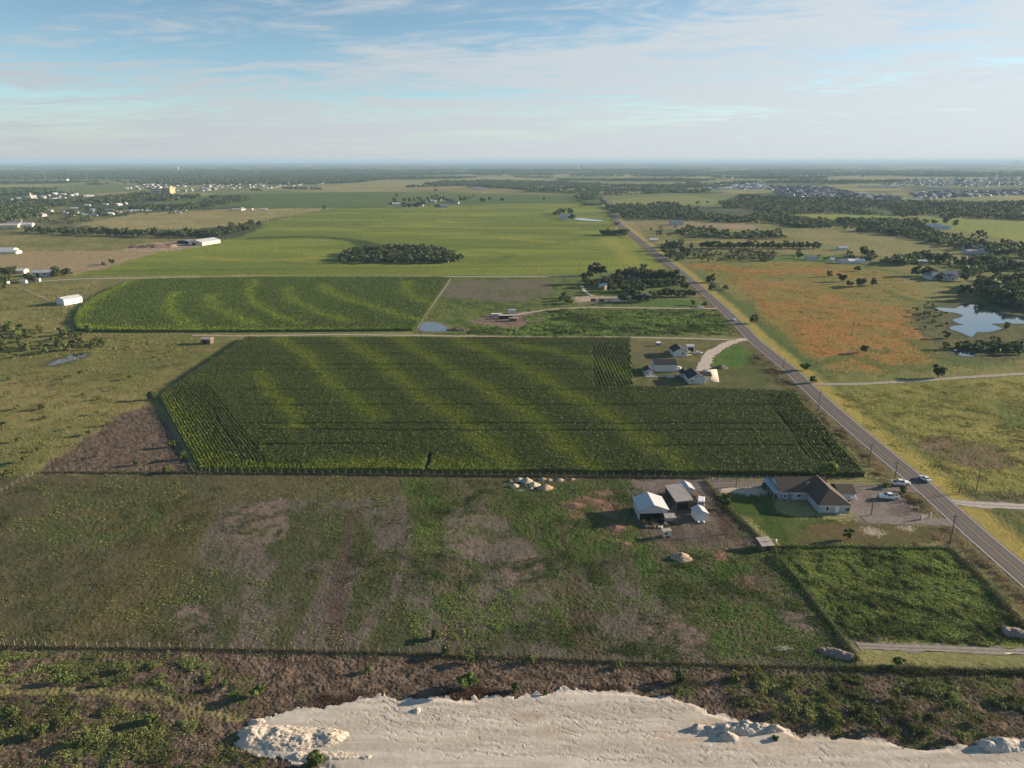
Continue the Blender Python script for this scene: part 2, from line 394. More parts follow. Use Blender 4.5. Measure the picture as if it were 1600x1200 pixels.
# --- tilled corner by the maize
zone([(62, 738), (130, 690), (165, 665), (190, 650), (232, 632), (262, 660), (300, 720), (312, 737)], (0.082, 0.063, 0.048), (0.13, 0.098, 0.074), fbm(GX / 1.2, GY / 1.2, 3, 5), 0.4, 0.6, 0.28)
# --- right of the road
zone([(1005, 377), (1075, 411), (1120, 440), (1150, 480), (1215, 540), (1280, 598), (1700, 580), (1700, 330), (1000, 345)], (0.12, 0.14, 0.042), (0.18, 0.165, 0.06), n_big * .6 + n_mid * .4, 0.36, 0.64, 0.2, 'meadow')
zone([(1010, 378), (1080, 372), (1290, 378), (1400, 390), (1330, 402), (1100, 395), (1040, 388)], (0.11, 0.12, 0.045), (0.16, 0.145, 0.062), n_big, zn='meadow')
orange = zone([(1075, 412), (1200, 411), (1320, 412), (1400, 430), (1430, 444), (1440, 465), (1420, 490), (1440, 520), (1455, 545), (1440, 565), (1380, 575), (1300, 570), (1255, 548), (1200, 505), (1170, 470), (1140, 445)], (0.14, 0.15, 0.04), (0.205, 0.155, 0.045), n_big * .5 + n_mid * .5, 0.36, 0.62, 0.22, 'meadow')
for (pts, wd, s) in (([(1090, 415), (1200, 425), (1290, 424)], 26, .8), ([(1170, 440), (1240, 448), (1300, 470)], 22, .55), ([(1245, 478), (1300, 485), (1345, 500), (1420, 515), (1440, 540)], 26, .8), ([(1265, 510), (1290, 540), (1340, 565)], 24, .8), ([(1310, 470), (1380, 480), (1430, 500)], 20, .6), ([(1270, 500), (1330, 520), (1400, 560)], 22, .7), ([(1150, 420), (1190, 470), (1215, 490)], 12, .5), ([(1330, 432), (1370, 436)], 12, .5)):
    d = dist_line(smooth_line(poly(pts)), JX, JY, 120)
    blend((s * 1.0 * (1 - sstep(wd * .15, wd * 1.1, d)) * (0.45 + 0.55 * sstep(.36, .56, n_mid))).astype(np.float32), (0.29, 0.132, 0.038))
for (pts, wd) in (([(1225, 560), (1270, 565), (1330, 556), (1400, 575), (1520, 560)], 7), ([(1440, 535), (1490, 560), (1560, 565)], 12), ([(1340, 545), (1380, 548)], 6), ([(1255, 482), (1290, 488)], 5), ([(1150, 470), (1230, 540), (1262, 575)], 9), ([(1420, 508), (1470, 512)], 5), ([(1380, 455), (1430, 470), (1490, 476)], 7), ([(1350, 418), (1440, 432)], 7)):
    d = dist_line(smooth_line(poly(pts)), JX, JY, 80); blend((0.7 * (1 - sstep(wd * .4, wd, d))).astype(np.float32), (0.06, 0.105, 0.026))
zone([(1425, 500), (1450, 470), (1500, 468), (1620, 470), (1620, 560), (1560, 566), (1480, 556), (1440, 520)], (0.065, 0.075, 0.03), (0.10, 0.10, 0.045), n_mid, amp=.3)
zone([(1200, 338), (1250, 335), (1300, 334), (1400, 337.5), (1500, 341), (1700, 348), (1700, 388), (1600, 379), (1537, 367), (1487, 357), (1450, 347), (1412, 346), (1350, 344), (1275, 344)], (0.15, 0.19, 0.04), (0.18, 0.21, 0.045), far2, zn='farm_field')
zone([(955, 312), (1000, 308), (1080, 306), (1122, 312), (1120, 319), (1000, 320), (960, 319)], (0.17, 0.19, 0.06), (0.20, 0.20, 0.07), far2)
zone([(1500, 324), (1560, 328), (1620, 334), (1620, 338), (1540, 333)], (0.21, 0.19, 0.10), (0.24, 0.21, 0.11), far2)
zone([(975, 346), (1060, 345), (1140, 349), (1180, 352), (1170, 358), (1050, 357), (990, 360)], (0.19, 0.16, 0.085), (0.23, 0.19, 0.11), n_big)
zone([(1120, 351), (1165, 352), (1185, 356), (1140, 357)], (0.28, 0.21, 0.17), (0.25, 0.19, 0.14), n_big)
zone([(1260, 355), (1330, 357), (1420, 372), (1470, 395), (1400, 400), (1250, 398), (1200, 392), (1290, 383), (1200, 362)], (0.15, 0.155, 0.06), (0.19, 0.175, 0.075), n_big)
zone([(1000, 376), (1200, 376), (1290, 379), (1090, 378), (1040, 380)], (0.20, 0.20, 0.06), (0.23, 0.215, 0.07), n_big)
zone([(1215, 398), (1270, 397), (1340, 402), (1330, 410), (1200, 409)], (0.07, 0.13, 0.03), (0.09, 0.14, 0.035), n_big)
zone([(1283, 603), (1700, 582), (1700, 793), (1600, 787), (1487, 778), (1440, 735), (1330, 645)], (0.145, 0.155, 0.038), (0.21, 0.195, 0.056), n_big * .5 + fbm(GX / 14, GY / 5, 4, 4) * .5, 0.36, 0.64, 0.22, 'field')
zone([(1420, 690), (1470, 680), (1560, 695), (1600, 730), (1540, 735), (1450, 715)], (0.12, 0.105, 0.05), (0.16, 0.115, 0.075), n_mid, .42, .6, .22)
zone([(1560, 630), (1640, 640), (1640, 680), (1570, 670)], (0.085, 0.12, 0.03), (0.12, 0.135, 0.04), n_mid)
zone([(1500, 796), (1700, 802), (1700, 980), (1600, 890)], (0.095, 0.105, 0.036), (0.14, 0.125, 0.05), n_mid, .36, .62, .25, 'field')
zone([(1490, 772), (1700, 775), (1700, 793), (1530, 788)], (0.085, 0.085, 0.045), (0.10, 0.095, 0.055), n_mid, .36, .62, .2, 'field')
# --- near pasture
zone([(-300, 770), (40, 742), (312, 738), (790, 742), (1000, 744), (1110, 748), (1140, 790), (1190, 850), (1215, 870), (1345, 1036), (1300, 1044), (600, 1022), (0, 1012), (-400, 1005)], (0.068, 0.068, 0.034), (0.092, 0.085, 0.046), n_str * .6 + n_mid * .4, .36, .62, .14, 'pasture')
zone([(330, 790), (700, 770), (820, 800), (980, 880), (1200, 900), (1300, 1040), (640, 1023), (300, 1015), (220, 900)], (0.058, 0.066, 0.03), (0.106, 0.093, 0.076), n_str * .75 + n_mid * .25, .42, .60, .13, 'pasture')
zone([(690, 800), (790, 800), (835, 870), (880, 960), (760, 1015), (700, 930)], (0.07, 0.072, 0.036), (0.118, 0.102, 0.085), n_mid * .7 + n_big * .3, .40, .55)
zone([(270, 760), (340, 790), (290, 930), (180, 1012), (60, 1010), (200, 880)], (0.075, 0.072, 0.033), (0.098, 0.085, 0.042), n_str, .4, .6)
for pts, c1, c2, lo in (
    ([(620, 745), (700, 745), (740, 800), (690, 840), (650, 900), (640, 830)], (0.05, 0.085, 0.02), (0.075, 0.08, 0.034), .46),
    ([(800, 752), (985, 752), (990, 800), (960, 870), (880, 890), (800, 820), (760, 790)], (0.045, 0.075, 0.019), (0.075, 0.072, 0.036), .50),
    ([(840, 880), (900, 900), (960, 1030), (880, 1010)], (0.05, 0.082, 0.02), (0.09, 0.08, 0.05), .46),
    ([(985, 850), (1190, 850), (1345, 1036), (1130, 1030), (1070, 950), (1000, 905)], (0.046, 0.08, 0.019), (0.082, 0.078, 0.042), .52),
    ([(660, 890), (740, 870), (750, 1010), (690, 1000)], (0.045, 0.075, 0.02), (0.10, 0.085, 0.06), .46),
    ([(100, 770), (240, 770), (280, 830), (160, 850), (40, 840)], (0.058, 0.078, 0.026), (0.085, 0.08, 0.038), .5)):
    zone(pts, c1, c2, n_mid * .6 + n_fine * .4, lo - .12, lo + .1, .2)
for pts in ([(1000, 975), (1050, 960), (1095, 985), (1090, 1028), (1010, 1025)], [(1200, 935), (1250, 930), (1290, 985), (1240, 985)], [(1150, 900), (1210, 895), (1225, 925), (1170, 922)], [(690, 800), (760, 795), (770, 850), (700, 880)], [(780, 880), (830, 860), (850, 910), (800, 920)], [(330, 800), (430, 780), (460, 830), (380, 860)], [(270, 950), (330, 945), (340, 990), (290, 1000)]):
    zone(pts, (0.15, 0.118, 0.10), (0.07, 0.072, 0.038), fbm(GX / 2.0, GY / 2.0, 3, 6), .48, .68, .1)
for pts, wd, c, s in (([(548, 800), (535, 880), (524, 960), (520, 1024)], 2.6, (0.075, 0.052, 0.045), .75), ([(890, 900), (905, 965), (922, 1034)], 2.2, (0.07, 0.05, 0.035), .7), ([(700, 985), (712, 1020)], 3, (0.075, 0.055, 0.04), .5),
    ([(1000, 772), (1040, 855), (1130, 852), (1175, 845)], 3.2, (0.125, 0.095, 0.08), .8)):
    d = dist_line(smooth_line(poly(pts)), JX, JY, 12); blend((s * (1 - sstep(wd * .5, wd, d))).astype(np.float32), c)
for px, py, rx, ry in ((898, 788, 4.5, 3.2), (925, 782, 5.5, 3), (905, 804, 4, 3), (955, 800, 4, 5), (960, 825, 4, 4), (975, 850, 3.4, 2.4), (1130, 865, 3.2, 2.4), (1170, 908, 3.5, 3.0), (945, 770, 4, 2)):
    x0, y0 = P(px, py); d = np.hypot((JX - x0) / rx, (JY - y0) / ry * .8) + (n_mid - .5) * .9
    blend((0.85 * (1 - sstep(.6, 1.1, d))).astype(np.float32), (0.19, 0.115, 0.082))
# barn yard, gravel yard, house lawn
zone([(985, 760), (1105, 752), (1130, 790), (1150, 830), (1135, 845), (1040, 850), (1000, 830), (985, 800)], (0.075, 0.06, 0.05), (0.11, 0.094, 0.078), n_mid, .38, .6, .12, 'gravel_yard')
zone([(980, 752), (1110, 748), (1220, 752), (1215, 762), (1110, 764), (1060, 770), (990, 775)], (0.135, 0.112, 0.098), (0.165, 0.14, 0.125), n_mid, amp=.04, zn='gravel_yard')
zone([(1120, 762), (1215, 760), (1215, 800), (1330, 818), (1480, 825), (1492, 852), (1225, 853), (1140, 795)], (0.046, 0.075, 0.018), (0.07, 0.095, 0.026), n_mid, .36, .62, .06, 'lawn')
zone([(1270, 820), (1340, 812), (1440, 822), (1490, 840), (1490, 852), (1250, 852), (1240, 835)], (0.105, 0.085, 0.042), (0.085, 0.085, 0.034), n_mid, .36, .6, .07, 'lawn')
zone([(1310, 757), (1420, 760), (1400, 775), (1440, 800), (1460, 812), (1420, 818), (1335, 815), (1328, 800), (1300, 790)], (0.145, 0.122, 0.115), (0.19, 0.165, 0.155), n_mid, .36, .64, .04, 'gravel_yard')
zone([(1120, 764), (1180, 760), (1210, 768), (1195, 774), (1130, 772)], (0.42, 0.36, 0.29), (0.16, 0.14, 0.09), n_mid, .5, .66)
for px, py, rx, ry in ((1358, 828, 4, 2.6), (1412, 826, 2.5, 2), (1445, 815, 3, 1.6)):
    x0, y0 = P(px, py); d = np.hypot((JX - x0) / rx, (JY - y0) / ry) + (n_fine - .5) * 1.2
    blend((0.8 * (1 - sstep(.5, 1.0, d))).astype(np.float32), (0.38, 0.33, 0.27))
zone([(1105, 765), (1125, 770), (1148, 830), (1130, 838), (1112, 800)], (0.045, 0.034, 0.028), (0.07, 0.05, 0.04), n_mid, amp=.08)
zone([(1205, 868), (1232, 854), (1480, 858), (1600, 975), (1700, 1090), (1700, 1010), (1350, 1003), (1335, 1010)], (0.065, 0.105, 0.022), (0.105, 0.145, 0.032), n_mid * .6 + n_fine * .4, .4, .6, .25, 'field')
zone([(1315, 985), (1370, 972), (1400, 1000), (1345, 1012)], (0.15, 0.13, 0.115), (0.07, 0.09, 0.03), n_fine, .45, .6)
# road verges
side = dist_line(ROAD, GX, GY, 40)
nearest = np.interp(GY, ROAD[:, 1], ROAD[:, 0])
lft = (GX < nearest)
vl = np.where(lft, 1.0 - sstep(7.5, 12, side + (n_mid - .5) * 5), 0) * (GR < 1600)
blend((vl * .8).astype(np.float32), (0.135, 0.10, 0.055))
blend((vl * .5 * sstep(.5, .6, n_mid)).astype(np.float32), (0.07, 0.085, 0.03))
vr = np.where(~lft, 1.0 - sstep(8, 13, side + (n_mid - .5) * 4), 0) * (GR < 1600)
blend((vr * .85).astype(np.float32), (0.29, 0.245, 0.065))
blend((np.where(~lft, sstep(12, 14, side) * (1 - sstep(15, 18, side)), 0) * .5 * (GR < 700)).astype(np.float32), (0.07, 0.10, 0.03))
A = np.where((side < 13), np.minimum(A, .05 + .2 * sstep(5.5, 12, side)), A).astype(np.float32)
blend(((1 - sstep(3.8, 4.7, side + (n_fine - .5) * 1.0)) * .8 * (GR < 1600)).astype(np.float32), (0.19, 0.165, 0.13))
# --- brush strip in front
zone([(-400, 1007), (0, 1013), (600, 1025), (1000, 1040), (1340, 1046), (1700, 1052), (1900, 1300), (-600, 1300)], (0.078, 0.058, 0.043), (0.14, 0.105, 0.08), fbm(GX / 2.4, GY / 1.6, 4, 3), .36, .64, .24, 'ground')
brush_g = fbm(GX / 4.5, GY / 4.5, 4, 4)
BRUSHG = np.zeros(len(GX), np.float32)
for pts, s in (([(-400, 1010), (100, 1015), (260, 1030), (420, 1060), (480, 1090), (380, 1110), (250, 1085), (0, 1080), (-400, 1090)], .0), ([(-400, 1090), (150, 1090), (300, 1130), (380, 1160), (420, 1200), (600, 1300), (-600, 1300)], .07), ([(1120, 1050), (1250, 1050), (1600, 1052), (1900, 1080), (1900, 1170), (1600, 1160), (1460, 1165), (1250, 1140), (1160, 1110)], .06), ([(1050, 1050), (1090, 1055), (1085, 1085), (1050, 1085)], .08)):
    m = inside(poly(pts), JX, JY); BRUSHG[m] = sstep(.52 - s, .64 - s, brush_g[m])
blend(BRUSHG * .85, (0.06, 0.078, 0.022))
RUTS = []
for pts in ([(0, 1078), (150, 1076), (230, 1082), (320, 1105), (380, 1122)], [(0, 1083), (150, 1081), (225, 1087), (315, 1111), (375, 1128)]):
    RUTS.append(smooth_line(poly(pts)))
    d = dist_line(RUTS[-1], PX_, PY_, 5); blend((.95 * (1 - sstep(.45, .85, d))).astype(np.float32), (0.165, 0.145, 0.065))
for px, py, rx, ry in ((530, 1092, 5.5, 1.6), (735, 1086, 7.5, 1.7), (950, 1078, 4.5, 1.0)):
    x0, y0 = P(px, py); d = np.hypot((JX - x0) / rx, (JY - y0) / ry) + (n_fine - .5) * .5
    w = 1 - sstep(.8, 1.1, d); blend(w.astype(np.float32), (0.035, 0.02, 0.012)); A = (A * (1 - .9 * w)).astype(np.float32)
# --- pale caliche pad
PAD = [(372, 1168), (374, 1148), (395, 1126), (440, 1113), (520, 1101), (570, 1091), (640, 1088), (700, 1090), (740, 1097), (800, 1088), (860, 1084), (880, 1079), (960, 1080), (1010, 1085), (1060, 1091), (1090, 1100), (1105, 1112), (1140, 1122), (1170, 1128), (1230, 1140), (1250, 1152), (1300, 1151), (1380, 1158), (1440, 1168), (1500, 1170), (1530, 1160), (1700, 1155), (1900, 1300), (1000, 1300), (560, 1240), (500, 1196), (420, 1185)]
pad = zone(PAD, (0.40, 0.365, 0.315), (0.50, 0.465, 0.41), fbm(GX / 14, GY / 1.3, 5, 1, .65), .34, .66, .018, 'gravel_pad')
for px, py, rx, ry, c in ((760, 1110, 9, .8, (0.37, 0.33, 0.28)), (930, 1160, 12, .8, (0.37, 0.325, 0.275)), (640, 1130, 8, .6, (0.38, 0.34, 0.29)), (985, 1105, 6, .9, (0.36, 0.31, 0.26)), (1320, 1175, 12, .6, (0.38, 0.33, 0.28)), (825, 1122, 5, 1.8, (0.35, 0.29, 0.235)), (870, 1145, 4, 1.4, (0.38, 0.31, 0.25)), (1050, 1152, 10, .9, (0.42, 0.34, 0.26)), (1200, 1170, 14, .7, (0.44, 0.36, 0.28)), (1100, 1128, 3, 1.2, (0.42, 0.33, 0.25)), (1260, 1155, 6, .7, (0.33, 0.24, 0.17)), (700, 1155, 16, .5, (0.47, 0.40, 0.33)), (560, 1115, 10, .5, (0.5, 0.44, 0.37))):
    x0, y0 = P(px, py); d = np.hypot((JX - x0) / rx, (JY - y0) / ry) + (n_mid - .5) * 1.1
    i = pad & (d < 1.2); w = np.where(i, .8 * (1 - sstep(.4, 1.1, d)), 0); blend(w.astype(np.float32), c)
# tracks: flat beds under the ribbons
flat = np.full(len(GX), 30.0)
for k, pl in TR.items():
    wd = TRACKS[k][1]
    d = dist_line(pl, GX, GY, 12); flat = np.minimum(flat, d - wd / 2)
flat = np.minimum(flat, side - 4.0)
A *= sstep(0.3, 2.6, flat).astype(np.float32)
# waters: flat as well
WATERS = {
    'lake': [(1456, 480), (1476, 481), (1492, 482), (1500, 478), (1514, 476), (1535, 478), (1560, 487), (1600, 494), (1680, 497), (1680, 507), (1600, 506), (1551, 506), (1558, 510), (1565, 514), (1545, 519), (1527, 519), (1522, 524), (1517, 526.5), (1508, 523), (1496, 518), (1484, 514), (1487, 510), (1505, 507.5), (1496, 505), (1488, 500), (1498, 497), (1504, 493), (1492, 489), (1476, 487), (1462, 483)],
    'creek_pond': [(1490, 547), (1500, 546), (1518, 551), (1524, 556), (1510, 557), (1495, 554)],
    'stock_pond': [(653, 507), (657, 504), (675, 503.5), (692, 508), (700, 515), (694, 518), (668, 518), (655, 515)],
    'creek': [(72, 570), (84, 565), (100, 558), (120, 553), (134, 552), (132, 557), (118, 562), (98, 567), (82, 571)],
    'farm_pond': [(896, 343), (905, 341), (925, 343), (942, 345), (938, 346), (912, 345)],
    'far_pond': [(1540, 382), (1555, 380), (1566, 382.5), (1556, 384)],
}
wat = np.zeros(len(GX), bool)
for k, v in WATERS.items():
    pl = poly(v); wat |= inside(pl, GX, GY)
    d = dist_line(np.vstack([pl, pl[:1]]), GX, GY, 14)
    blend((.8 * (1 - sstep(1.0, 6, d + (n_mid - .5) * 6)) * (GR < 900)).astype(np.float32), (0.055, 0.065, 0.03) if k != 'stock_pond' else (0.16, 0.13, 0.09))
    A *= sstep(1, 6, d).astype(np.float32)
C[wat] = (0.03, 0.035, 0.03); A[wat] = 0
A *= (1 - sstep(450, 900, GR)).astype(np.float32)
# fine tone: dry stalks and dark gaps
tyre = np.zeros(len(GX), np.float32)
for px0, py0, px1, py1, s in ((560, 1108, 1130, 1100, .3), (540, 1122, 1060, 1118, .35), (600, 1150, 1100, 1160, .25), (480, 1135, 900, 1140, .25), (700, 1175, 1600, 1190, .3), (640, 1165, 1300, 1175, .25), (900, 1105, 1120, 1095, .3), (900, 1130, 1060, 1140, .3), (610, 1100, 690, 1125, .35), (620, 1102, 712, 1122, .35)):
    l0 = smooth_line(np.array([P(px0, py0), P((px0 + px1) / 2, (py0 + py1) / 2 + 3), P(px1, py1)]), 8)
    for o in (-.9, .9):
        d = dist_line(l0 + np.array([0, o]), PX_, PY_, 2); tyre = np.maximum(tyre, (s * (1 - sstep(.12, .34, d))).astype(np.float32))
tyre *= pad * (.4 + .6 * sstep(.4, .55, n_mid))
blend(tyre * .8, (0.34, 0.285, 0.23))
q_ = np.where(pad, .30, 1.0)
C *= (1 + q_ * (-.28 + 0.56 * (0.5 * n_spk + 0.5 * n_fine)))[:, None]
C *= (1 + np.where(pad, .6, 1.0) * (-.14 + 0.28 * fbm(GX / 1.7, GY / 1.7, 3, 2)))[:, None]
nz = (fbm(GX / .8, GY / .8, 3, 5, .7) - .5) * 1.2 + (fbm(GX / 4.2, GY / 4.2, 2, 7) - .5) * .9 + (n_spk - .5) * .6
GZ = A * nz + terrain(GX, GY)
GZ -= A * .35
GZ -= tyre * .18
# wheel ruts and windrows on the pad
mp = np.nonzero(pad)[0]
ed = dist_line(np.vstack([poly(PAD), poly(PAD)[:1]]), GX[mp], GY[mp], 3.0)
GZ[mp] += 0.30 * sstep(0, 1.6, ed) + .022 * (fbm(GX[mp] / .6, GY[mp] / .5, 3, 2, .7) - .5) + .03 * (fbm(GX[mp] / 4.5, GY[mp] / 3.6, 3, 6) - .5) + .16 * (1 - sstep(.5, 2.6, ed)) * (fbm(GX[mp] / 1.1, GY[mp] / 1.0, 3, 4) - .4)
m = (GR < 400) & (ZONE == 0)
GZ[m] += .18 * (fbm(GX[m] / 2.2 + GY[m] / 3, GY[m] / 1.1, 3, 1) - .5)

ground_mat = mat('ground_soil', attr=True, rough=1.0, spec=0.05, var=0.22, vscale=2.3, bump=0.09, bscale=2.2)
idx = np.arange(nr * na, dtype=np.int32).reshape(nr, na)
FQ = np.stack([idx[:-1, :-1], idx[:-1, 1:], idx[1:, 1:], idx[1:, :-1]], axis=-1).reshape(-1, 4)[:, ::-1]
fz = ZONE[FQ[:, 0]]
GV = np.stack([GX, GY, GZ], 1)
for zi, zn in enumerate(ZNAMES):
    f = FQ[fz == zi]
    if len(f) == 0: continue
    used, inv = np.unique(f.ravel(), return_inverse=True)
    o = np_mesh(zn, GV[used], inv.reshape(-1, 4).astype(np.int32), mat('caliche', attr=True, rough=1.0, spec=.05, var=.07, vscale=1.2, bump=.03, bscale=3.5) if zn == 'gravel_pad' else ground_mat, C[used], smooth=True)
    tag(o, kind='structure')

# ---------------------------------------------------------------- ribbons: paved road with its painted lines, gravel tracks
def ribbon(name, pl, offs, mats, midx, lift, jit=0.0, tone=None):
    t = np.gradient(pl, axis=0); t = unit(np.hstack([t, np.zeros((len(t), 1))]))[:, :2]
    nrm = np.stack([t[:, 1], -t[:, 0]], 1)
    V = []
    for k, o in enumerate(offs):
        off = np.full(len(pl), o)
        if jit and k in (0, len(offs) - 1): off = off + jit * (vnoise(np.arange(len(pl)) * 1.7, np.full(len(pl), k * 7.7 + jit), 3) - .5) * 2
        xy = pl + nrm * off[:, None]
        z = terrain(xy[:, 0], xy[:, 1]) + lift + np.maximum(np.hypot(xy[:, 0], xy[:, 1]) - 250, 0) * 2.2e-4
        V.append(np.column_stack([xy, z]))
    V = np.stack(V, 1); n, k = V.shape[:2]
    ii = np.arange(n * k).reshape(n, k)
    F = np.stack([ii[:-1, :-1], ii[:-1, 1:], ii[1:, 1:], ii[1:, :-1]], -1).reshape(-1, 4)[:, ::-1]
    F = F if (np.cross(*(V.reshape(-1, 3)[F[0]][[1, 2]] - V.reshape(-1, 3)[F[0]][0])))[2] > 0 else F[:, ::-1]
    o = np_mesh(name, V, F, mats, mat_idx=np.tile(midx, n - 1))
    tag(o, kind='structure'); return o
def resample(pl, step):
    s = np.concatenate([[0], np.cumsum(np.hypot(*np.diff(pl, axis=0).T))])
    t = np.arange(0, s[-1], step); t = np.append(t, s[-1])
    return np.column_stack([np.interp(t, s, pl[:, 0]), np.interp(t, s, pl[:, 1])])
asphalt = mat('asphalt', (0.066, 0.061, 0.065), 0.85, var=0.18, vscale=0.8, spec=.3, stretch=(1, .12, 1))
tread = mat('asphalt_worn', (0.084, 0.077, 0.081), 0.8, var=0.15, vscale=0.9, spec=.3, stretch=(1, .1, 1))
white_paint = mat('road_paint_white', (0.55, 0.53, 0.49), 0.7, var=.2, vscale=1.5)
yellow_paint = mat('road_paint_yellow', (0.30, 0.19, 0.08), 0.7, var=.2, vscale=1.5)
shoulder = mat('road_shoulder', (0.17, 0.15, 0.135), 0.95, var=.25, vscale=1.5)
ribbon('road', resample(ROAD, 8), [-3.9, -3.40, -3.26, -2.4, -.95, -.12, .12, .95, 2.4, 3.26, 3.40, 3.9],
       [asphalt, white_paint, yellow_paint, shoulder, tread], [3, 1, 0, 4, 0, 2, 0, 4, 0, 1, 3], 0.06)
for k, (px, wd, rgb) in TRACKS.items():
    m = mat('gravel_' + k, rgb, 0.95, var=.25, vscale=.7, bump=.03, bscale=4)
    pl = resample(TR[k], 2.0)
    mid = mat('gravel_centre_' + k, tuple(c * .72 for c in rgb), 0.95, var=.4, vscale=.9)
    w2 = wd / 2
    ribbon(k, pl, [-w2, -w2 * .7, -w2 * .22, w2 * .22, w2 * .7, w2], [m, mid], [1, 0, 1, 0, 1] if wd < 5 else [0] * 5, 0.05, jit=wd * (.34 if k == 'gravel_path' else .17))
# parking apron at the mid houses
def slab(name, pts, z, m, kind='structure'):
    pl = poly(pts); n = len(pl)
    V = np.vstack([np.column_stack([pl, np.full(n, z)]), np.column_stack([pl, np.full(n, z - .25)])])
    F = list(range(n)); a = area(pl)
    sgn = np.sum(pl[:, 0] * np.roll(pl[:, 1], -1) - pl[:, 1] * np.roll(pl[:, 0], -1)) > 0
    top = F if sgn else F[::-1]
    flat_ = list(top); sizes = [n]
    for i in range(n):
        j = (i + 1) % n; flat_ += [i, j, j + n, i + n] if not sgn else [j, i, i + n, j + n]; sizes.append(4)
    o = np_mesh(name, V, np.array(flat_, np.int32), m, sizes=np.array(sizes, np.int32)); tag(o, kind=kind); return o
slab('driveway', [(1097, 578), (1120, 577), (1124, 597), (1098, 597), (1100, 590)], .09, mat('concrete_slab', (0.42, 0.37, 0.31), .9, var=.12, vscale=.6))
water_m = mat('water', (0.03, 0.045, 0.055), 0.04, spec=0.9, bump=0.015, bscale=0.5)
pond_m = mat('pond_water', (0.10, 0.115, 0.125), 0.16, spec=0.7, bump=0.02, bscale=0.8)
for k, v in WATERS.items():
    n = len(v); pl = poly(v)
    x, y = pl.mean(0); z = .05 + max(np.hypot(x, y) - 250, 0) * 1.5e-4 + float(terrain(np.array([x]), np.array([y]))[0]) + (.3 if y > 900 else 0)
    sm = smooth_line(np.vstack([pl, pl[:1]]), 4)[:-1]
    s2 = np.sum(sm[:, 0] * np.roll(sm[:, 1], -1) - sm[:, 1] * np.roll(sm[:, 0], -1)) > 0
    f = np.arange(len(sm), dtype=np.int32); f = f if s2 else f[::-1]
    o = np_mesh(k, np.column_stack([sm, np.full(len(sm), z)]), f, pond_m if k == 'stock_pond' else water_m, sizes=np.array([len(sm)], np.int32))
    tag(o, kind='structure')
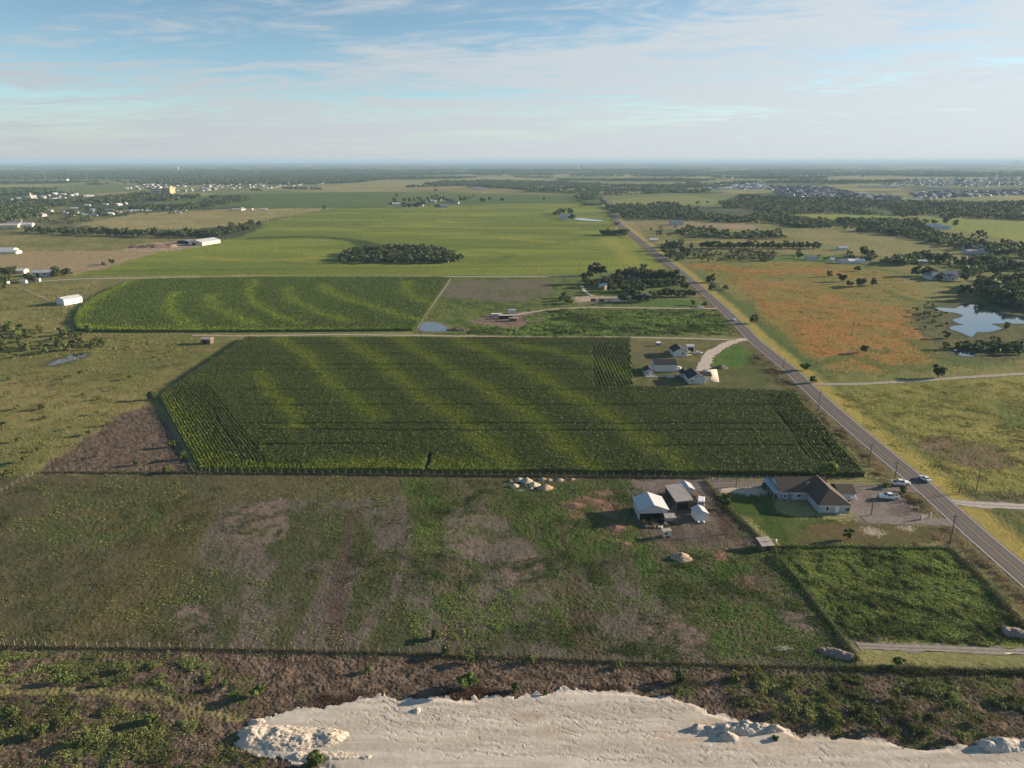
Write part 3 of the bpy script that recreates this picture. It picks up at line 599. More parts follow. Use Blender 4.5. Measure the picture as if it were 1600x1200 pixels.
# ---------------------------------------------------------------- crops: dense stands of leaves over a canopy core
leaf_m = mat('maize_leaf', attr=True, rough=.6, spec=.25, trans=.30)
def stand(name, label, px_poly, h, step, dens, leaf, base, band_px, band_w, band_rgb, gaps=(), head=(), seed=1, rowdir=None, slots=()):
    g = np.random.default_rng(seed)
    pl = poly(px_poly)
    bands = [smooth_line(poly(b), 5) for b in band_px]
    def props(x, y):
        hh = np.ones(len(x)); t = np.zeros(len(x))
        jx = x + (fbm(x / 9, y / 9, 3, 2) - .5) * 9; jy = y + (fbm(x / 9, y / 9, 3, 5) - .5) * 9
        for b, w in zip(bands, band_w):
            d = dist_line(b, jx, jy, 40); t = np.maximum(t, np.exp(-(d / w) ** 2))
        hh -= .14 * t
        hh *= .88 + .24 * fbm(x / 20, y / 20, 3, 1)
        cut = np.zeros(len(x))
        for gy, x0, x1, w in gaps:
            yy = gy + (fbm(x / 60, np.full(len(x), gy), 2, 3) - .5) * 1.6
            c = (1 - sstep(w * .5, w, np.abs(y - yy))) * sstep(x0 - 5, x0 + 5, x) * (1 - sstep(x1 - 5, x1 + 5, x))
            cut = np.maximum(cut, c)
        inh = np.zeros(len(x), bool)
        for edge, depth, pitch, duty in head:
            e = poly(edge); d = dist_line(e, x, y, depth + 4)
            m = (d < depth)
            wv = .5 + .5 * np.cos(d / pitch * 2 * np.pi)
            cut = np.where(m, np.maximum(cut, sstep(duty, duty + .35, 1 - wv) * .85), cut); inh |= m
        for reg, ang, pitch, duty in (rowdir or ()):
            m = inside(poly(reg), x, y)
            u = x * math.cos(ang) + y * math.sin(ang)
            wv = .5 + .5 * np.cos(u / pitch * 2 * np.pi)
            cut = np.where(m, np.maximum(cut, sstep(duty, duty + .35, 1 - wv) * .85), cut)
        for sl, w in slots: cut = np.maximum(cut, 1 - sstep(w * .6, w, dist_line(poly(sl), x, y, 5)))
        return hh, t, cut
    lo, hi = pl.min(0), pl.max(0)
    xs = np.arange(lo[0], hi[0] + step, step); ys = np.arange(lo[1], hi[1] + step, step)
    X, Y = np.meshgrid(xs, ys, indexing='ij'); shp = X.shape; X = X.ravel() + g.uniform(-.3, .3, X.size) * step; Y = Y.ravel() + g.uniform(-.3, .3, Y.size) * step
    ins = inside(pl, X, Y).reshape(shp)
    fc = ins[:-1, :-1] & ins[1:, :-1] & ins[1:, 1:] & ins[:-1, 1:]
    ii = np.arange(X.size).reshape(shp)
    F = np.stack([ii[:-1, :-1], ii[1:, :-1], ii[1:, 1:], ii[:-1, 1:]], -1)[fc]
    cnt = np.bincount(F.ravel(), minlength=X.size)
    hh, t, cut = props(X, Y)
    z = h * (.82 * hh + .09 * (vnoise(X / step * .9, Y / step * .9, 4) - .5) * 2) * (1 - .85 * cut)
    z[cnt < 4] = .02
    used, inv = np.unique(F.ravel(), return_inverse=True)
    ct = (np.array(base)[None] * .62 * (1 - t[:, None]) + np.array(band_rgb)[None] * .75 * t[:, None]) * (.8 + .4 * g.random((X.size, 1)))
    lift = terrain(X, Y)
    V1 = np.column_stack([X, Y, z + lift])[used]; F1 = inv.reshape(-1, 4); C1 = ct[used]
    n = int(area(pl) * dens)
    x, y = scatter(pl, n, g)
    hh, t, cut = props(x, y)
    keep = g.random(n) > cut * 1.15
    x, y, hh, t = x[keep], y[keep], hh[keep], t[keep]; n = len(x)
    Cc = np.column_stack([x, y, h * hh * g.uniform(.72, 1.08, n) + terrain(x, y)])
    V2, F2 = leaf_quads(Cc, leaf * g.uniform(.6, 1.25, n), .34, g, .9)
    tone = (np.array(base)[None] * (1 - t[:, None]) + np.array(band_rgb)[None] * t[:, None]) * g.uniform(.74, 1.45, (n, 1)) * (1 + g.normal(size=(n, 3)) * np.array([.1, .04, .06]))
    C2 = np.repeat(np.clip(tone, 0.005, .6), 4, axis=0)
    # a fringe of stalk leaves down the sides
    per = resample(np.vstack([pl, pl[:1]]), .22); m = len(per)
    Cf = np.column_stack([per + g.normal(size=(m, 2)) * .25, g.uniform(.1, h * .9, m) + terrain(per[:, 0], per[:, 1])])
    V3, F3 = leaf_quads(Cf, leaf * .8 * g.uniform(.6, 1.2, m), .4, g, .2)
    C3 = np.repeat(np.array(base)[None] * g.uniform(.5, 1.3, (m, 1)), 4, axis=0)
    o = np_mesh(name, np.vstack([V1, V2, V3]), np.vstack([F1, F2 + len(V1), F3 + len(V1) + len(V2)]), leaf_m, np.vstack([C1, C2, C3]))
    tag(o, label, 'maize crop', kind='stuff'); return o
def wy(px, py): return P(px, py)[1]
B1 = [[(437, 532), (487, 562), (520, 600), (550, 625), (595, 660)], [(535, 532), (575, 555), (612, 582), (650, 612), (687, 640), (730, 672), (762, 700), (792, 730)],
      [(625, 532), (675, 562), (712, 585), (762, 612), (800, 632), (837, 660), (875, 692), (900, 720), (925, 736)],
      [(712, 532), (762, 552), (800, 570), (825, 580), (875, 612), (912, 632), (950, 655), (987, 677), (1025, 702), (1050, 722), (1075, 740)],
      [(405, 585), (432, 620), (462, 650), (467, 672)], [(310, 736), (480, 735), (620, 730), (800, 738)], [(255, 625), (300, 690), (345, 728), (420, 735)], [(800, 540), (900, 560), (985, 590)]]
gp = [(557, 300, 985), (574, 330, 925), (582, 340, 925), (614, 380, 1000), (638, 380, 1230), (667, 380, 1290), (678, 400, 1290), (700, 380, 600), (702, 1000, 1310), (541, 420, 985)]
GAPS = [(wy(800, y), P(a, y)[0], P(b, y)[0], .8) for y, a, b in gp]
stand('maize_crop', 'large dark green maize field with yellow streaks between the fence and the dirt track', CORN1, 1.9, .45, 12.0, .24, (0.068, 0.096, 0.018), B1, [5, 5.5, 5.5, 6, 4, 5, 6, 6], (0.135, 0.175, 0.015), GAPS,
      [([(250, 622), (312, 737)], 21, 1.18, .42), ([(312, 737), (430, 738)], 9, 1.3, .5)], 3,
      [([(925, 540), (987, 542), (991, 608), (928, 610)], 0.0, 1.65, .38), ([(1190, 622), (1245, 618), (1353, 745), (1262, 722)], -0.075, 1.35, .45)], slots=[([(673, 714), (671, 722), (666, 738)], .9), ([(1212, 648), (1222, 660), (1240, 682)], .5), ([(1283, 690), (1292, 702), (1302, 718)], .45), ([(335, 645), (345, 668), (372, 705)], .45)])
B2 = [[(275, 460), (267, 485), (287, 505), (317, 517)], [(332, 463), (337, 480), (362, 495), (400, 510)], [(505, 447), (520, 460), (550, 472), (587, 482), (625, 495), (645, 502)], [(450, 452), (460, 470), (500, 490), (550, 505)],
      [(637, 443), (642, 462), (665, 474)], [(120, 512), (220, 517), (400, 518), (640, 518)], [(205, 442), (150, 470), (125, 500)], [(400, 440), (390, 465), (420, 490), (470, 510)]]
stand('maize_crop', 'round ended bright green maize field between the pale dirt road and the track', CORN2, 1.9, .8, 5.0, .38, (0.078, 0.120, 0.019), B2, [5, 6, 6, 5, 6, 6, 5, 4], (0.15, 0.21, 0.02), (), (), 4)

# ---------------------------------------------------------------- low cover: weeds, clumped grass
cover_m = mat('weed_leaf', attr=True, rough=.75, spec=.12, trans=.22)
def cover(name, label, cat, pts, n, size, h, tones, mask=None, seed=1, clump=3.0, aspect=.45, thin=None, patch=1.0):
    g = np.random.default_rng(seed); pl = poly(pts)
    x, y = scatter(pl, n, g)
    r0 = np.hypot(x, y); wj = np.minimum(r0 * .03, 9)
    x = x + wj * ((fbm(x / 9, y / 9, 3, 3) - .5) * 2.2 + g.normal(size=n) * .22); y = y + wj * ((fbm(x / 9, y / 9, 3, 6) - .5) * 2.2 + g.normal(size=n) * .22)
    d = fbm(x / clump, y / clump, 3, seed)
    keep = g.random(n) < .12 + .88 * sstep(.38, .66, d) if thin is None else g.random(n) < .04 + .96 * sstep(thin, thin + .16, d)
    if mask is not None: keep &= mask(x, y)
    fl = np.full(len(x), 9.0)
    for k, l in TR.items(): fl = np.minimum(fl, dist_line(l, x, y, 6) - TRACKS[k][1] / 2)
    for l in RUTS: fl = np.minimum(fl, dist_line(l, x, y, 2) - .45)
    fl = np.minimum(fl, dist_line(ROAD, x, y, 8) - 4.8); keep &= fl > .2
    x, y, d = x[keep], y[keep], d[keep]; n = len(x)
    hh = h * (.35 + 1.0 * sstep(.45, .75, d)) * g.uniform(.3, 1.1, n)
    V, F = leaf_quads(np.column_stack([x, y, hh + terrain(x, y)]), size * g.uniform(.55, 1.35, n), aspect, g, 1.8)
    k = g.integers(0, len(tones), n)
    T = np.array(tones)[k] * (g.uniform(.75, 1.9, n) * (1 - .38 * patch + .95 * patch * sstep(.35, .68, fbm(x / (clump * 3.1) + 4, y / (clump * 2.3), 3, seed + 2))))[:, None]
    o = np_mesh(name, V, F, cover_m, np.repeat(T, 4, axis=0)); tag(o, label, cat, kind='stuff'); return o
GRN = [(0.07, 0.11, 0.026), (0.085, 0.125, 0.03), (0.055, 0.085, 0.023), (0.12, 0.14, 0.038)]
DRY = [(0.10, 0.075, 0.05), (0.13, 0.10, 0.065), (0.075, 0.055, 0.04), (0.16, 0.125, 0.08)]
OLV = [(0.095, 0.105, 0.036), (0.125, 0.12, 0.046), (0.075, 0.09, 0.03)]
padpl = poly(PAD)
notpad = lambda x, y: ~inside(padpl, x, y)
cover('dry_weeds', 'brown dead weeds on the rough strip beside the pale gravel', 'dry weeds', [(-150, 1014), (600, 1027), (1000, 1042), (1750, 1055), (1800, 1240), (-150, 1240)], 150000, .12, .26, DRY + [(0.20, 0.16, 0.115), (0.05, 0.04, 0.032)], notpad, 11, 2.2, .22)
cover('green_weeds', 'green weeds growing along the bottom corner of the rough strip', 'weeds', [(-150, 1085), (150, 1095), (330, 1135), (385, 1170), (480, 1190), (520, 1240), (-150, 1240)], 110000, .12, .35, OLV + GRN[:1] + [(0.15, 0.14, 0.055)], notpad, 12, 3.8, .45, .48)
cover('green_weeds', 'patchy green weeds between the barbed wire fence and the tyre tracks', 'weeds', [(-150, 1014), (150, 1018), (330, 1030), (380, 1080), (250, 1078), (0, 1072), (-150, 1075)], 60000, .12, .3, OLV + GRN, notpad, 13, 3.4, .45, .53)
cover('brush', 'thick green brush between the gravel pad and the paddock fence', 'brush', [(1125, 1052), (1260, 1053), (1600, 1056), (1800, 1070), (1800, 1165), (1600, 1158), (1470, 1163), (1380, 1155), (1250, 1142), (1170, 1118)], 150000, .13, .42, OLV + GRN[:1] + [(0.14, 0.14, 0.05)], notpad, 14, 3.6, .45, .52)
cover('paddock_weeds', 'knee high bright weeds filling the fenced paddock by the road', 'weeds', [(1208, 868), (1232, 857), (1478, 860), (1600, 978), (1720, 1090), (1700, 1012), (1350, 1002), (1330, 1000)], 230000, .15, .26, [(0.09, 0.12, 0.03), (0.11, 0.14, 0.036), (0.15, 0.165, 0.046), (0.13, 0.155, 0.04)], None, 15, 2.6)
cover('pasture_weeds', 'dark green weed clumps across the lower pasture near the barns', 'weeds', [(640, 750), (990, 752), (1000, 850), (1190, 855), (1345, 1036), (900, 1030), (640, 1020)], 160000, .12, .20, GRN, None, 16, 5.5)
cover('pasture_grass', 'short olive grass scattered over the worn pasture', 'grass', [(-150, 775), (100, 745), (640, 748), (640, 1020), (0, 1008), (-150, 1004)], 90000, .13, .16, OLV + [(0.05, 0.065, 0.022)], None, 17, 4.5)
cover('rough_grass', 'lush tall grass on the lot beside the gravel drive', 'grass', [(830, 484), (1040, 484), (1120, 486), (1155, 522), (985, 524), (720, 522), (760, 510), (830, 512)], 70000, .36, .5, [(0.085, 0.13, 0.03), (0.12, 0.17, 0.04), (0.07, 0.11, 0.026)], None, 18, 5.0)
cover('field_grass', 'windblown yellow green grass on the open field across the road', 'grass', [(1300, 612), (1700, 590), (1700, 775), (1500, 770), (1440, 725)], 75000, .17, .12, [(0.18, 0.165, 0.045), (0.21, 0.19, 0.06), (0.13, 0.145, 0.04), (0.17, 0.185, 0.05)], None, 19, 4.0, .45, None, .4)
cover('roadside_grass', 'dry tan grass along the ditch between road and paddock', 'grass', [(1385, 745), (1465, 800), (1600, 915), (1700, 1010), (1620, 975), (1490, 850), (1410, 790)], 26000, .17, .45, DRY + [(0.18, 0.14, 0.07), (0.08, 0.09, 0.03)], lambda x, y: ~inside(poly([(1420, 800), (1500, 806), (1510, 824), (1420, 824)]), x, y), 20, 1.6, .22)
cover('ditch_grass', 'dry brown grass in the ditch between maize and road', 'grass', [(1180, 545), (1240, 590), (1390, 742), (1360, 740), (1250, 622), (1180, 560)], 30000, .22, .5, DRY + [(0.17, 0.13, 0.06), (0.09, 0.10, 0.035)], None, 21, 1.8, .25)
cover('ranch_grass', 'low tan grass and weeds on the mesquite pasture', 'grass', [(-100, 560), (150, 560), (330, 535), (375, 540), (240, 625), (160, 665), (60, 735), (-100, 790)], 90000, .16, .13, [(0.18, 0.15, 0.065), (0.14, 0.135, 0.05), (0.11, 0.12, 0.04)], None, 22, 6.0, .45, None, .5)

cover('meadow_flowers', 'orange and green wildflowers and grass on the meadow beyond the road', 'wildflowers', [(1075, 414), (1290, 412), (1400, 430), (1440, 470), (1420, 495), (1450, 545), (1520, 575), (1300, 594), (1245, 548), (1200, 508), (1150, 455)], 36000, .30, .10, [(0.30, 0.135, 0.04), (0.19, 0.19, 0.05), (0.23, 0.17, 0.05), (0.15, 0.18, 0.04)], None, 23, 7.0, .45, None, .3)
cover('ranch_grass', 'tan grass on the far ranch pasture beside the white barn', 'grass', [(-100, 440), (190, 445), (130, 470), (110, 515), (300, 530), (330, 540), (250, 560), (-100, 560)], 40000, .34, .16, [(0.20, 0.165, 0.065), (0.15, 0.145, 0.05), (0.12, 0.13, 0.042)], None, 24, 7.0, .45, None, .4)
def strip(label, pts, w, n, h, tones, seed):
    l = poly(pts); t = unit(np.hstack([np.gradient(l, axis=0), np.zeros((len(l), 1))]))[:, :2]; nr_ = np.stack([t[:, 1], -t[:, 0]], 1) * w
    g = np.random.default_rng(seed); r = resample(l, .05); k = g.integers(0, len(r), n)
    xy = r[k] + g.normal(size=(n, 2)) * w
    V, F = leaf_quads(np.column_stack([xy, h * g.uniform(.1, 1.0, n) * (.5 + vnoise(xy[:, 0] * .4, xy[:, 1] * .4, 2))]), .15 * g.uniform(.6, 1.3, n), .3, g, .8)
    o = np_mesh('fence_grass', V, F, cover_m, np.repeat(np.array(tones)[g.integers(0, len(tones), n)] * g.uniform(.6, 1.3, (n, 1)), 4, axis=0)); tag(o, label, 'grass', kind='stuff')
strip('tall dark grass grown up along the slanting paddock fence', [(1342, 1032), (1290, 965), (1240, 900), (1210, 868)], .45, 5000, .7, GRN, 61)
strip('tall grass along the roadside fence of the paddock', [(1484, 858), (1540, 912), (1600, 980), (1660, 1045)], .5, 6000, .7, OLV + DRY[:2], 62)
strip('grass line along the lower paddock fence', [(1305, 1044), (1355, 1046), (1480, 1049), (1640, 1052)], .45, 7000, .6, OLV, 63)
strip('grass line under the top paddock fence', [(1232, 855), (1300, 855.5), (1390, 857), (1482, 858)], .35, 3500, .5, GRN, 64)
strip('grass line under the long barbed wire fence', [(-40, 1009), (0, 1010), (300, 1014), (600, 1020), (1000, 1036), (1300, 1044)], .4, 9000, .42, OLV + DRY, 65)
strip('dark grass under the lawn fence by the lane', [(1101, 752), (1125, 780), (1160, 815), (1192, 846)], .35, 3500, .6, GRN, 66)
strip('grass under the maize side fence', [(66, 738), (200, 738.5), (420, 740), (700, 743), (900, 745), (1108, 747)], .4, 14000, .6, OLV + DRY, 67)
# ---------------------------------------------------------------- trees
crown_m = mat('tree_leaf', attr=True, rough=.65, spec=.18, trans=.28)
bark_m = mat('bark', (0.075, 0.058, 0.042), .95, var=.3, vscale=2.0, bump=.03, bscale=6)
def crown_arrays(seed, n, rx, rz, zc, qs, tone, lobes=9):
    """leaf clusters spread over uneven lobes; unit: metres for a tree ten metres tall"""
    g = np.random.default_rng(seed)
    a = g.uniform(0, 2 * np.pi, lobes); rad = rx * np.sqrt(g.uniform(.05, .75, lobes)); zz = zc + rz * g.uniform(-.62, .72, lobes)
    L = np.column_stack([rad * np.cos(a), rad * np.sin(a), zz]); R = rx * g.uniform(.30, .52, lobes) * (1 - .25 * np.abs(zz - zc) / rz)
    k = g.integers(0, lobes, n); dv = unit(g.normal(size=(n, 3))); dv[:, 2] = np.where(g.random(n) < .75, np.abs(dv[:, 2]), dv[:, 2])
    C_ = L[k] + dv * (R[k] * g.uniform(.55, 1.08, n) ** .6)[:, None] * np.array([1, 1, .85])
    N_ = unit(dv + g.normal(size=(n, 3)) * .55)
    U = unit(np.cross(N_, g.normal(size=(n, 3)))); W = np.cross(N_, U)
    s = (qs * g.uniform(.6, 1.3, n))[:, None]
    V, F = quads(C_, U * s, W * s * .7)
    lobe_t = g.uniform(.75, 1.3, lobes)[k]
    T = np.array(tone)[None] * (lobe_t * g.uniform(.7, 1.35, n))[:, None]
    return V, F, np.repeat(T, 4, axis=0)
def tube(p, r, seg=6):
    p = np.array(p, float); V = []; F = []
    for i in range(len(p)):
        t = p[min(i + 1, len(p) - 1)] - p[max(i - 1, 0)]; t /= np.linalg.norm(t)
        u = np.cross(t, [0.3, 1, 0.1]); u /= np.linalg.norm(u); w = np.cross(t, u)
        for s in range(seg):
            a = 2 * math.pi * s / seg; V.append(p[i] + r[i] * (u * math.cos(a) + w * math.sin(a)))
    for i in range(len(p) - 1):
        for s in range(seg): F.append([i * seg + s, i * seg + (s + 1) % seg, (i + 1) * seg + (s + 1) % seg, (i + 1) * seg + s])
    return np.array(V), np.array(F, np.int32)
def trunk_arrays(seed, h0, spread):
    g = np.random.default_rng(seed + 50)
    V, F = tube([(0, 0, -.2), (.1, .05, h0 * .5), (.05, .15, h0), (.0, .2, h0 * 1.7)], [.34, .27, .22, .10])
    for i in range(5):
        a = g.uniform(0, 6.28); l = spread * g.uniform(.5, .85)
        v, f = tube([(.05, .1, h0 * g.uniform(.6, 1.0)), (l * .5 * math.cos(a), l * .5 * math.sin(a), h0 * 1.35), (l * math.cos(a), l * math.sin(a), h0 * 1.9)], [.17, .12, .04], 5)
        F = np.vstack([F, f + len(V)]); V = np.vstack([V, v])
    return V, F
TREE_KINDS = {     # tone, crown radius, half height, centre, trunk, count, leaf size
    'oak': ((0.07, 0.09, 0.030), 4.7, 4.5, 4.9, 1.8, 1100, .62, 12),
    'elm': ((0.075, 0.092, 0.028), 4.0, 4.7, 5.0, 1.6, 1000, .58, 11),
    'cedar': ((0.04, 0.058, 0.026), 3.5, 4.6, 5.2, 1.6, 760, .60, 9),
    'bright': ((0.125, 0.16, 0.03), 4.0, 4.4, 5.4, 1.4, 900, .55, 10),
    'bush': ((0.085, 0.118, 0.034), 5.6, 4.6, 4.7, 1.0, 620, .72, 11),
    'mesquite': ((0.105, 0.125, 0.038), 6.2, 4.3, 5.4, 1.8, 420, .70, 10),
}
TM = {}
def tree_meshes(kind, var):
    key = (kind, var)
    if key in TM: return TM[key]
    tone, rx, rz, zc, h0, n, qs, lb = TREE_KINDS[kind]
    sd = var * 31 + len(kind) * 7
    tone = tuple(c * (.8, 1.0, 1.2, 1.38)[var] * (1, 1, .92)[i] for i, c in enumerate(tone))
    V, F, T = crown_arrays(sd, n, rx * (1, .9, 1.08, .95)[var], rz * (1, 1.08, .9, 1.0)[var], zc, qs, tone, lb + (0, 3, -2, 2)[var])
    c = np_mesh('crown', V, F, crown_m, T)
    V, F = trunk_arrays(sd, h0, rx)
    t = np_mesh('trunk', V, F, bark_m)
    mc, mt = c.data, t.data
    bpy.data.objects.remove(c); bpy.data.objects.remove(t)
    TM[key] = (mc, mt); return TM[key]
def tree(px, py, h, kind, label, group=None, name=None, cat=None, xy=None):
    x, y = xy if xy else P(px, py)
    var = random.randrange(4)
    mc, mt = tree_meshes(kind, var)
    z = float(terrain(np.array([x]), np.array([y]))[0])
    nm = name or {'bush': 'bush', 'mesquite': 'mesquite_bush'}.get(kind, 'tree')
    e = empty(nm, x, y, z, random.uniform(0, 6.28), h / 10 * random.uniform(.95, 1.05))
    e.scale = (e.scale[0] * random.uniform(.9, 1.12), e.scale[1] * random.uniform(.9, 1.12), e.scale[2])
    for nm2, md in (('crown', mc), ('trunk', mt)):
        o = bpy.data.objects.new(nm2, md); col.objects.link(o); o.parent = e
    tag(e, label, cat or ('bush' if kind in ('bush', 'mesquite') else 'tree'), group); return e
# far woods and belts, merged: cheap crowns of a few dozen clusters
LOW = []
for v in range(6):
    tone = [(0.095, 0.125, 0.046), (0.12, 0.15, 0.052), (0.08, 0.105, 0.042)][v % 3]
    LOW.append(crown_arrays(200 + v, 38, 5.0, 4.4, 4.8, 1.65, tone, 5))
TINY = [crown_arrays(300 + v, 14, 5.5, 3.6, 5.0, 2.9, [(0.08, 0.11, 0.044), (0.10, 0.13, 0.05)][v % 2], 3) for v in range(4)]
def woods(name, label, xs, ys, hs, lib=LOW, seed=1, bright=1.0, cat='woodland'):
    g = np.random.default_rng(seed); n = len(xs); k = g.integers(0, len(lib), n)
    Vs, Fs, Ts, off = [], [], [], 0
    zt = terrain(xs, ys)
    for v in range(len(lib)):
        i = np.nonzero(k == v)[0]
        if len(i) == 0: continue
        V, F, T = lib[v]; a = g.uniform(0, 6.28, len(i)); ca, sa = np.cos(a), np.sin(a); s = hs[i] / 10; w = s * g.uniform(.85, 1.25, len(i))
        X = (V[None, :, 0] * ca[:, None] - V[None, :, 1] * sa[:, None]) * w[:, None] + xs[i][:, None]
        Y = (V[None, :, 0] * sa[:, None] + V[None, :, 1] * ca[:, None]) * w[:, None] + ys[i][:, None]
        Z = V[None, :, 2] * s[:, None] + zt[i][:, None]
        Vs.append(np.stack([X, Y, Z], -1).reshape(-1, 3))
        Fs.append((F[None] + (np.arange(len(i)) * len(V))[:, None, None] + off).reshape(-1, 4)); off += len(V) * len(i)
        tv = g.uniform(.7, 1.35, len(i)) * bright
        Ts.append((T[None] * tv[:, None, None]).reshape(-1, 3))
    o = np_mesh(name, np.vstack(Vs), np.vstack(Fs).astype(np.int32), crown_m, np.vstack(Ts)); tag(o, label, cat, kind='stuff'); return o
def wood_poly(name, label, pts, per, h, seed, lib=LOW, clump=None, bright=1.0, cat='woodland'):
    g = np.random.default_rng(seed); pl = poly(pts); n = int(area(pl) / per)
    x, y = scatter(pl, max(n, 6), g)
    if clump: m = fbm(x / clump, y / clump, 3, seed % 7) > .47; x, y = x[m], y[m]
    return woods(name, label, x, y, h * g.uniform(.6, 1.2, len(x)), lib, seed, bright, cat)
wood_poly('woodland', 'dark oval wood standing alone in the big green field', [(531, 409), (536, 401), (548, 395), (570, 392), (600, 391), (640, 388), (680, 391), (700, 396), (722, 405), (722, 408), (700, 412), (640, 412.5), (560, 412)], 26, 6.8, 31, bright=.8)
wood_poly('woodland', 'broad wood on the sunny side of the road bend', [(957, 322), (1000, 320.5), (1125, 319), (1160, 306), (1220, 311), (1300, 313), (1400, 318), (1500, 321), (1600, 327), (1700, 332), (1700, 349), (1600, 345), (1500, 341), (1400, 337), (1300, 333), (1200, 337.5), (1190, 350), (1130, 348), (1060, 344), (976, 344)], 105, 8.5, 32, clump=70)
wood_poly('woodland', 'belt of trees below the pale green field', [(1200, 340), (1280, 345), (1300, 348), (1295, 357), (1250, 356), (1200, 348)], 60, 8, 33)
wood_poly('woodland', 'tree belt along the creek across the road', [(1300, 346), (1350, 346), (1410, 348), (1450, 350), (1445, 357), (1400, 357), (1320, 353)], 60, 8.5, 34)
wood_poly('woodland', 'long winding creek wood', [(1320, 357), (1400, 358), (1460, 363), (1530, 371), (1610, 384), (1720, 392), (1720, 415), (1600, 404), (1520, 395), (1440, 376), (1390, 367), (1330, 361)], 75, 8.5, 35, clump=45)
wood_poly('woodland', 'grey green wood behind the lake house', [(1372, 410), (1450, 402), (1525, 404), (1720, 410), (1720, 452), (1600, 446), (1550, 437), (1515, 432), (1510, 424), (1460, 419), (1425, 419)], 46, 8.5, 36, clump=40)
wood_poly('woodland', 'dark lakeside wood', [(1525, 447), (1570, 440), (1720, 455), (1720, 488), (1600, 484), (1560, 477), (1535, 473)], 30, 9, 37)
wood_poly('woodland', 'wood beyond the paddocks beside the road', [(992, 361), (1050, 357.5), (1175, 362), (1230, 365), (1225, 374), (1100, 371.5), (1025, 370)], 85, 8, 38, clump=40)
wood_poly('scrub', 'scrubby thicket between the meadow and the tree row', [(1078, 392), (1140, 390), (1215, 396), (1215, 408), (1140, 411), (1090, 409)], 45, 4.5, 39, clump=22, cat='scrub')
wood_poly('scrub', 'dark scrub around the small creek pond', [(1440, 540), (1480, 545), (1530, 535), (1600, 525), (1720, 530), (1720, 560), (1600, 556), (1530, 553), (1528, 549), (1495, 545), (1470, 548)], 20, 4.6, 40, clump=14, cat='scrub')
wood_poly('scrub', 'low bushes along the lake shore', [(1425, 478), (1450, 474), (1460, 478), (1480, 490), (1490, 508), (1480, 520), (1440, 515), (1430, 500)], 40, 2.6, 41, clump=12, cat='scrub')
wood_poly('hedgerow', 'hedgerow of bushes behind the orange meadow', [(1240, 402), (1300, 405), (1345, 402), (1440, 405), (1440, 411), (1370, 414), (1300, 411), (1245, 408)], 60, 6, 42, clump=25, cat='hedgerow')
wood_poly('woodland', 'thick trees behind the village', [(-150, 330), (-20, 318), (40, 315), (110, 316), (108, 321), (75, 326), (70, 334), (60, 341), (20, 348), (-150, 352)], 62, 9, 43)
wood_poly('woodland', 'tree strip under the office blocks', [(100, 314), (160, 311), (232, 302), (250, 306), (312, 307), (315, 311), (240, 315), (180, 318), (120, 318)], 75, 9, 44, clump=60)
wood_poly('woodland', 'dark wood at the end of the village', [(200, 326), (280, 325), (325, 318), (330, 310), (385, 309), (388, 313), (350, 320), (330, 324), (285, 328), (215, 331)], 52, 9, 45)
wood_poly('treeline', 'scattered trees among the village houses', [(65, 336), (130, 328), (200, 327), (300, 326), (290, 334), (200, 337), (110, 340)], 330, 7, 46, cat='trees')
wood_poly('scrub', 'bushes on the rough ground below the village', [(95, 341), (140, 337), (150, 345), (120, 350), (70, 352), (60, 346)], 170, 5, 47, cat='scrub')
wood_poly('woodland', 'trees crowding the far road', [(893, 307), (935, 303), (948, 321), (912, 323), (905, 318)], 120, 8, 48, clump=50)
wood_poly('woodland', 'trees around the far homes', [(800, 293), (1000, 290), (1060, 294), (1090, 300), (1000, 305), (955, 306), (880, 303), (820, 300)], 260, 8.5, 49, clump=120)
# procedural far woods follow the same patchwork as the ground
def far_woods():
    g = np.random.default_rng(77); xs, ys = [], []
    N = 150000
    a = g.uniform(math.radians(-48), math.radians(48), N); r = np.exp(g.uniform(math.log(1500), math.log(9500), N))
    x, y = r * np.sin(a), r * np.cos(a)
    f1 = fbm(x / 700 + 5, y / 520, 5, 3); f2 = fbm(x / 260, y / 330, 4, 1)
    m = sstep(0.475, 0.53, f1 + 0.10 * sstep(2500, 7000, r) + 0.05 * (f2 - 0.5)) > .6
    for pts in FAR_OPEN: m &= ~inside(poly(pts), x, y)
    x, y, r = x[m], y[m], r[m]
    h = np.clip(7.5 + r * .0006, 8, 12.5) * g.uniform(.7, 1.15, len(x))
    woods('woodland', 'far off woods fading towards the horizon', x, y, h, TINY, 78)
FAR_OPEN = [BIGF, [(-300, 430), (-300, 330), (520, 322), (400, 300), (930, 300), (1060, 420), (1700, 600), (1700, 320), (1500, 322), (1100, 305), (1000, 305), (940, 300), (960, 345), (400, 431)],
            [(230, 318), (330, 305), (520, 298), (730, 290), (860, 300), (935, 305), (935, 320), (520, 328), (300, 328)], [(1080, 305), (1180, 285), (1330, 288), (1620, 275), (1700, 300), (1500, 316), (1300, 312)],
            [(-300, 430), (-300, 300), (0, 306), (230, 298), (330, 310), (520, 324), (330, 380), (115, 432)], [(1180, 338), (1300, 330), (1700, 340), (1700, 400), (1200, 380), (1000, 380), (960, 345)]]
far_woods()
